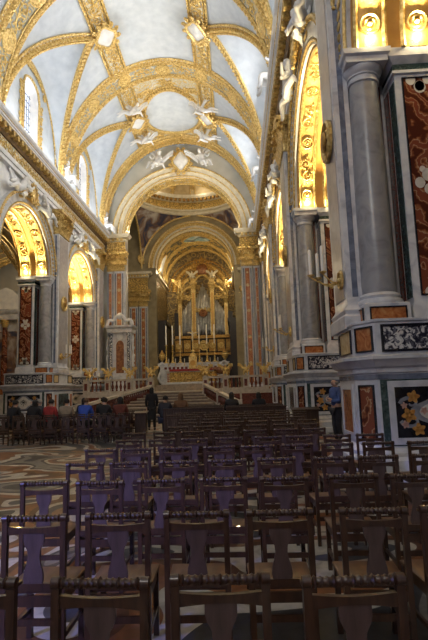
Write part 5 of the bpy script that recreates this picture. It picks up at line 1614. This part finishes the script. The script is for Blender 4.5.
# ---- pews at the head of the right block
def make_pew():
    t = thing('wooden_pew','', 'pew')
    w = 1.02
    m = MB(); m.box(-w,w,-.025,.025,.25,.92); b = m.build('back_panel', mt['wood_pew'], t)
    m = MB(); m.box(-w-.03,w+.03,-.06,.07,.92,.97); m.build('top_rail', mt['wood'], t)
    m = MB()
    for i in range(9): m.box(-w+.03+i*.245,-w+.09+i*.245,-.04,-.025,.28,.92)
    m.build('stile', mt['wood'], b)
    m = MB(); m.box(-w,w,.03,.45,.42,.46); m.build('seat', mt['wood_seat'], t)
    for s in (-1,1):
        m = MB(); m.prism([(-.05,0),(.50,0),(.48,.45),(.2,.62),(.06,.95),(-.05,.95)], s*w-.02 if s>0 else -w-.02, s*w+.02 if s>0 else -w+.02, 'x'); m.build('end_panel', mt['wood_pew'], t)
    m = MB(); m.box(-w,w,-.36,-.20,.14,.18); m.build('kneeler', mt['wood'], t)
    return t
pw = None
for i,y in enumerate((16.9,18.0,19.1)):
    for j,x in enumerate((-1.55,.62)):
        lab = 'dark wooden pew with panelled back, %s pew of the %s pew row' % ('aisle side' if j == 0 else 'pier side', ORD[i])
        if pw is None: pw = make_pew(); pw.location = (x,y,0); pw['label'] = lab; pw['group'] = 'pews at the head of the right block'
        else: copy_tree(pw, lab, 'pews at the head of the right block', (x,y,0))
for x,y,lab in ((2.25,16.35,'dark wooden prayer desk in front of the second right pier'),(-3.46,17.2,'small dark wooden prayer desk at the aisle end of the left chairs')):
    t = thing('prayer_desk', lab, 'prayer desk', None, (x,y,0)); sx = .42 if x > 0 else .2
    m = MB(); m.box(-sx,sx,-.05,.25,.12,.80); m.build('body', mt['wood_pew'], t)
    m = MB(); m.prism([(-.12,.80),(.30,.86),(.30,.90),(-.12,.84)],-sx-.04,sx+.04,'x'); m.build('book_rest', mt['wood'], t)
    m = MB(); m.box(-sx,sx,-.45,-.05,.0,.14); m.build('kneeler', mt['wood_pew'], t)
# ---- seated people
for X,row,pose,topc,leg,lh,lab in seats_left:
    hair = dark if 'grey' not in lab else (.3,.29,.28)
    if 'blue jacket' in lab and 'bright' in lab: hair = brown
    person(lab, (X, lrows[row]+.23, .02), cr_.uniform(-.3,.3), pose, topc, leg, hair, long_hair=bool(lh), scale=1.06)
person('person with fair brown hair and a brown coat seated in the pew nearest the stairs', (-2.15,18.32,.03), .1, 'sit', (.14,.07,.035), dark, (.16,.085,.04), long_hair=True, scale=1.1)
person('person in a dark coat seated at the aisle end of the pews', (-2.62,17.2,.03), -.1, 'lean', (.02,.022,.035), navy, dark, scale=1.05)
person('person with long dark hair seated in the pews in front of the right stair balustrade', (-.22,18.3,.03), 0, 'sit', blk, blk, dark, long_hair=True, scale=1.08)
person('person in black seated in the pews below the right balustrade, towards the pier', (.80,18.3,.03), 0, 'sit', blk, blk, dark, long_hair=True, scale=1.06)

# ================================================================== light
def area(name, loc, rot, sx, sy, e, col):
    l = bpy.data.lights.new(name,'AREA'); l.shape = 'RECTANGLE'; l.size = sx; l.size_y = sy; l.energy = e; l.color = col
    o = bpy.data.objects.new(name, l); COL.objects.link(o); o.location = loc; o.rotation_euler = rot; return o
def point(name, loc, e, col, r=.15):
    l = bpy.data.lights.new(name,'POINT'); l.energy = e; l.color = col; l.shadow_soft_size = r
    o = bpy.data.objects.new(name, l); COL.objects.link(o); o.location = loc; return o
for s in (-1,1):
    for y in (1,15,23.85,32.7):
        # added strips to brighten the vault, hidden on the cornice, facing up and inwards
        area('vault_fill_light', (AX+s*6.12,y,HC+.06), (PI, s*-.5, 0), .25, 7.4, (245 if s < 0 else 110)*(.6 if y == 1 else 1), (.96,.98,1.0))
for y in (27,33): point('aisle_fill_light', (AX-12.4,y,10.8), 110, (1,.86,.66), .2)  # points added to brighten the left aisle and side altar
l = bpy.data.lights.new('added_blue_spot','SPOT'); l.energy = 8000; l.color = (.24,.28,1.0); l.spot_size = math.radians(20); l.spot_blend = .9; l.shadow_soft_size = .25  # out-of-frame blue spot added to tint the left chairs
o = bpy.data.objects.new('added_blue_spot', l); COL.objects.link(o); o.location = (AX-4.6,-5.2,5.2)
o.rotation_euler = (Vector((-2.0,4.0,.55))-o.location).to_track_quat('-Z','Y').to_euler()
# added warm fill points without fixtures: ring of the dome, choir
for i in range(6):
    a = 2*PI*i/6+.3
    point('dome_fill_light', (AX+4.7*math.cos(a),CY+4.7*math.sin(a),22.75), 55, (1,.88,.66), .2)
point('crossing_light', (AX-4.4,40.2,HC+.8), 220, (1,.88,.66), .2)
point('crossing_light', (AX+4.4,40.2,HC+.8), 220, (1,.88,.66), .2)
for s in (-1,1):
    point('choir_fill_light', (AX+s*3.7,52.0,14.5), 170, (1,.83,.54), .2)
    point('choir_fill_light', (AX+s*3.6,56.0,14.5), 120, (1,.83,.54), .2)
    l = bpy.data.lights.new('altar_spot','SPOT'); l.energy = 700; l.color = (1,.82,.52); l.spot_size = math.radians(52); l.spot_blend = .6; l.shadow_soft_size = .15
    o = bpy.data.objects.new('altar_spot', l); COL.objects.link(o); o.location = (AX+s*4.4,39.6,13.2)
    d = Vector((AX+s*-.3,45.5,5.0))-o.location if s < 0 else Vector((AX+.3,56.6,10.5))-o.location
    o.rotation_euler = d.to_track_quat('-Z','Y').to_euler()
area('nave_wall_light', (AX,30,21.0), (0,0,0), 1, 1, 0, (1,1,1)) if False else None
w = bpy.data.worlds.new('world'); SC.world = w; w.use_nodes = True
w.node_tree.nodes['Background'].inputs[0].default_value = (.75,.85,1,1); w.node_tree.nodes['Background'].inputs[1].default_value = .05
vs = SC.view_settings
SC.display_settings.display_device = 'sRGB'
vs.view_transform = 'Standard'; vs.look = 'None'; vs.gamma = 1.0; vs.exposure = EXPO; vs.use_curve_mapping = False
SC.cycles.use_denoising = True
SC.cycles.max_bounces = 8; SC.cycles.diffuse_bounces = 5; SC.cycles.glossy_bounces = 4
SC.cycles.sample_clamp_indirect = 6.
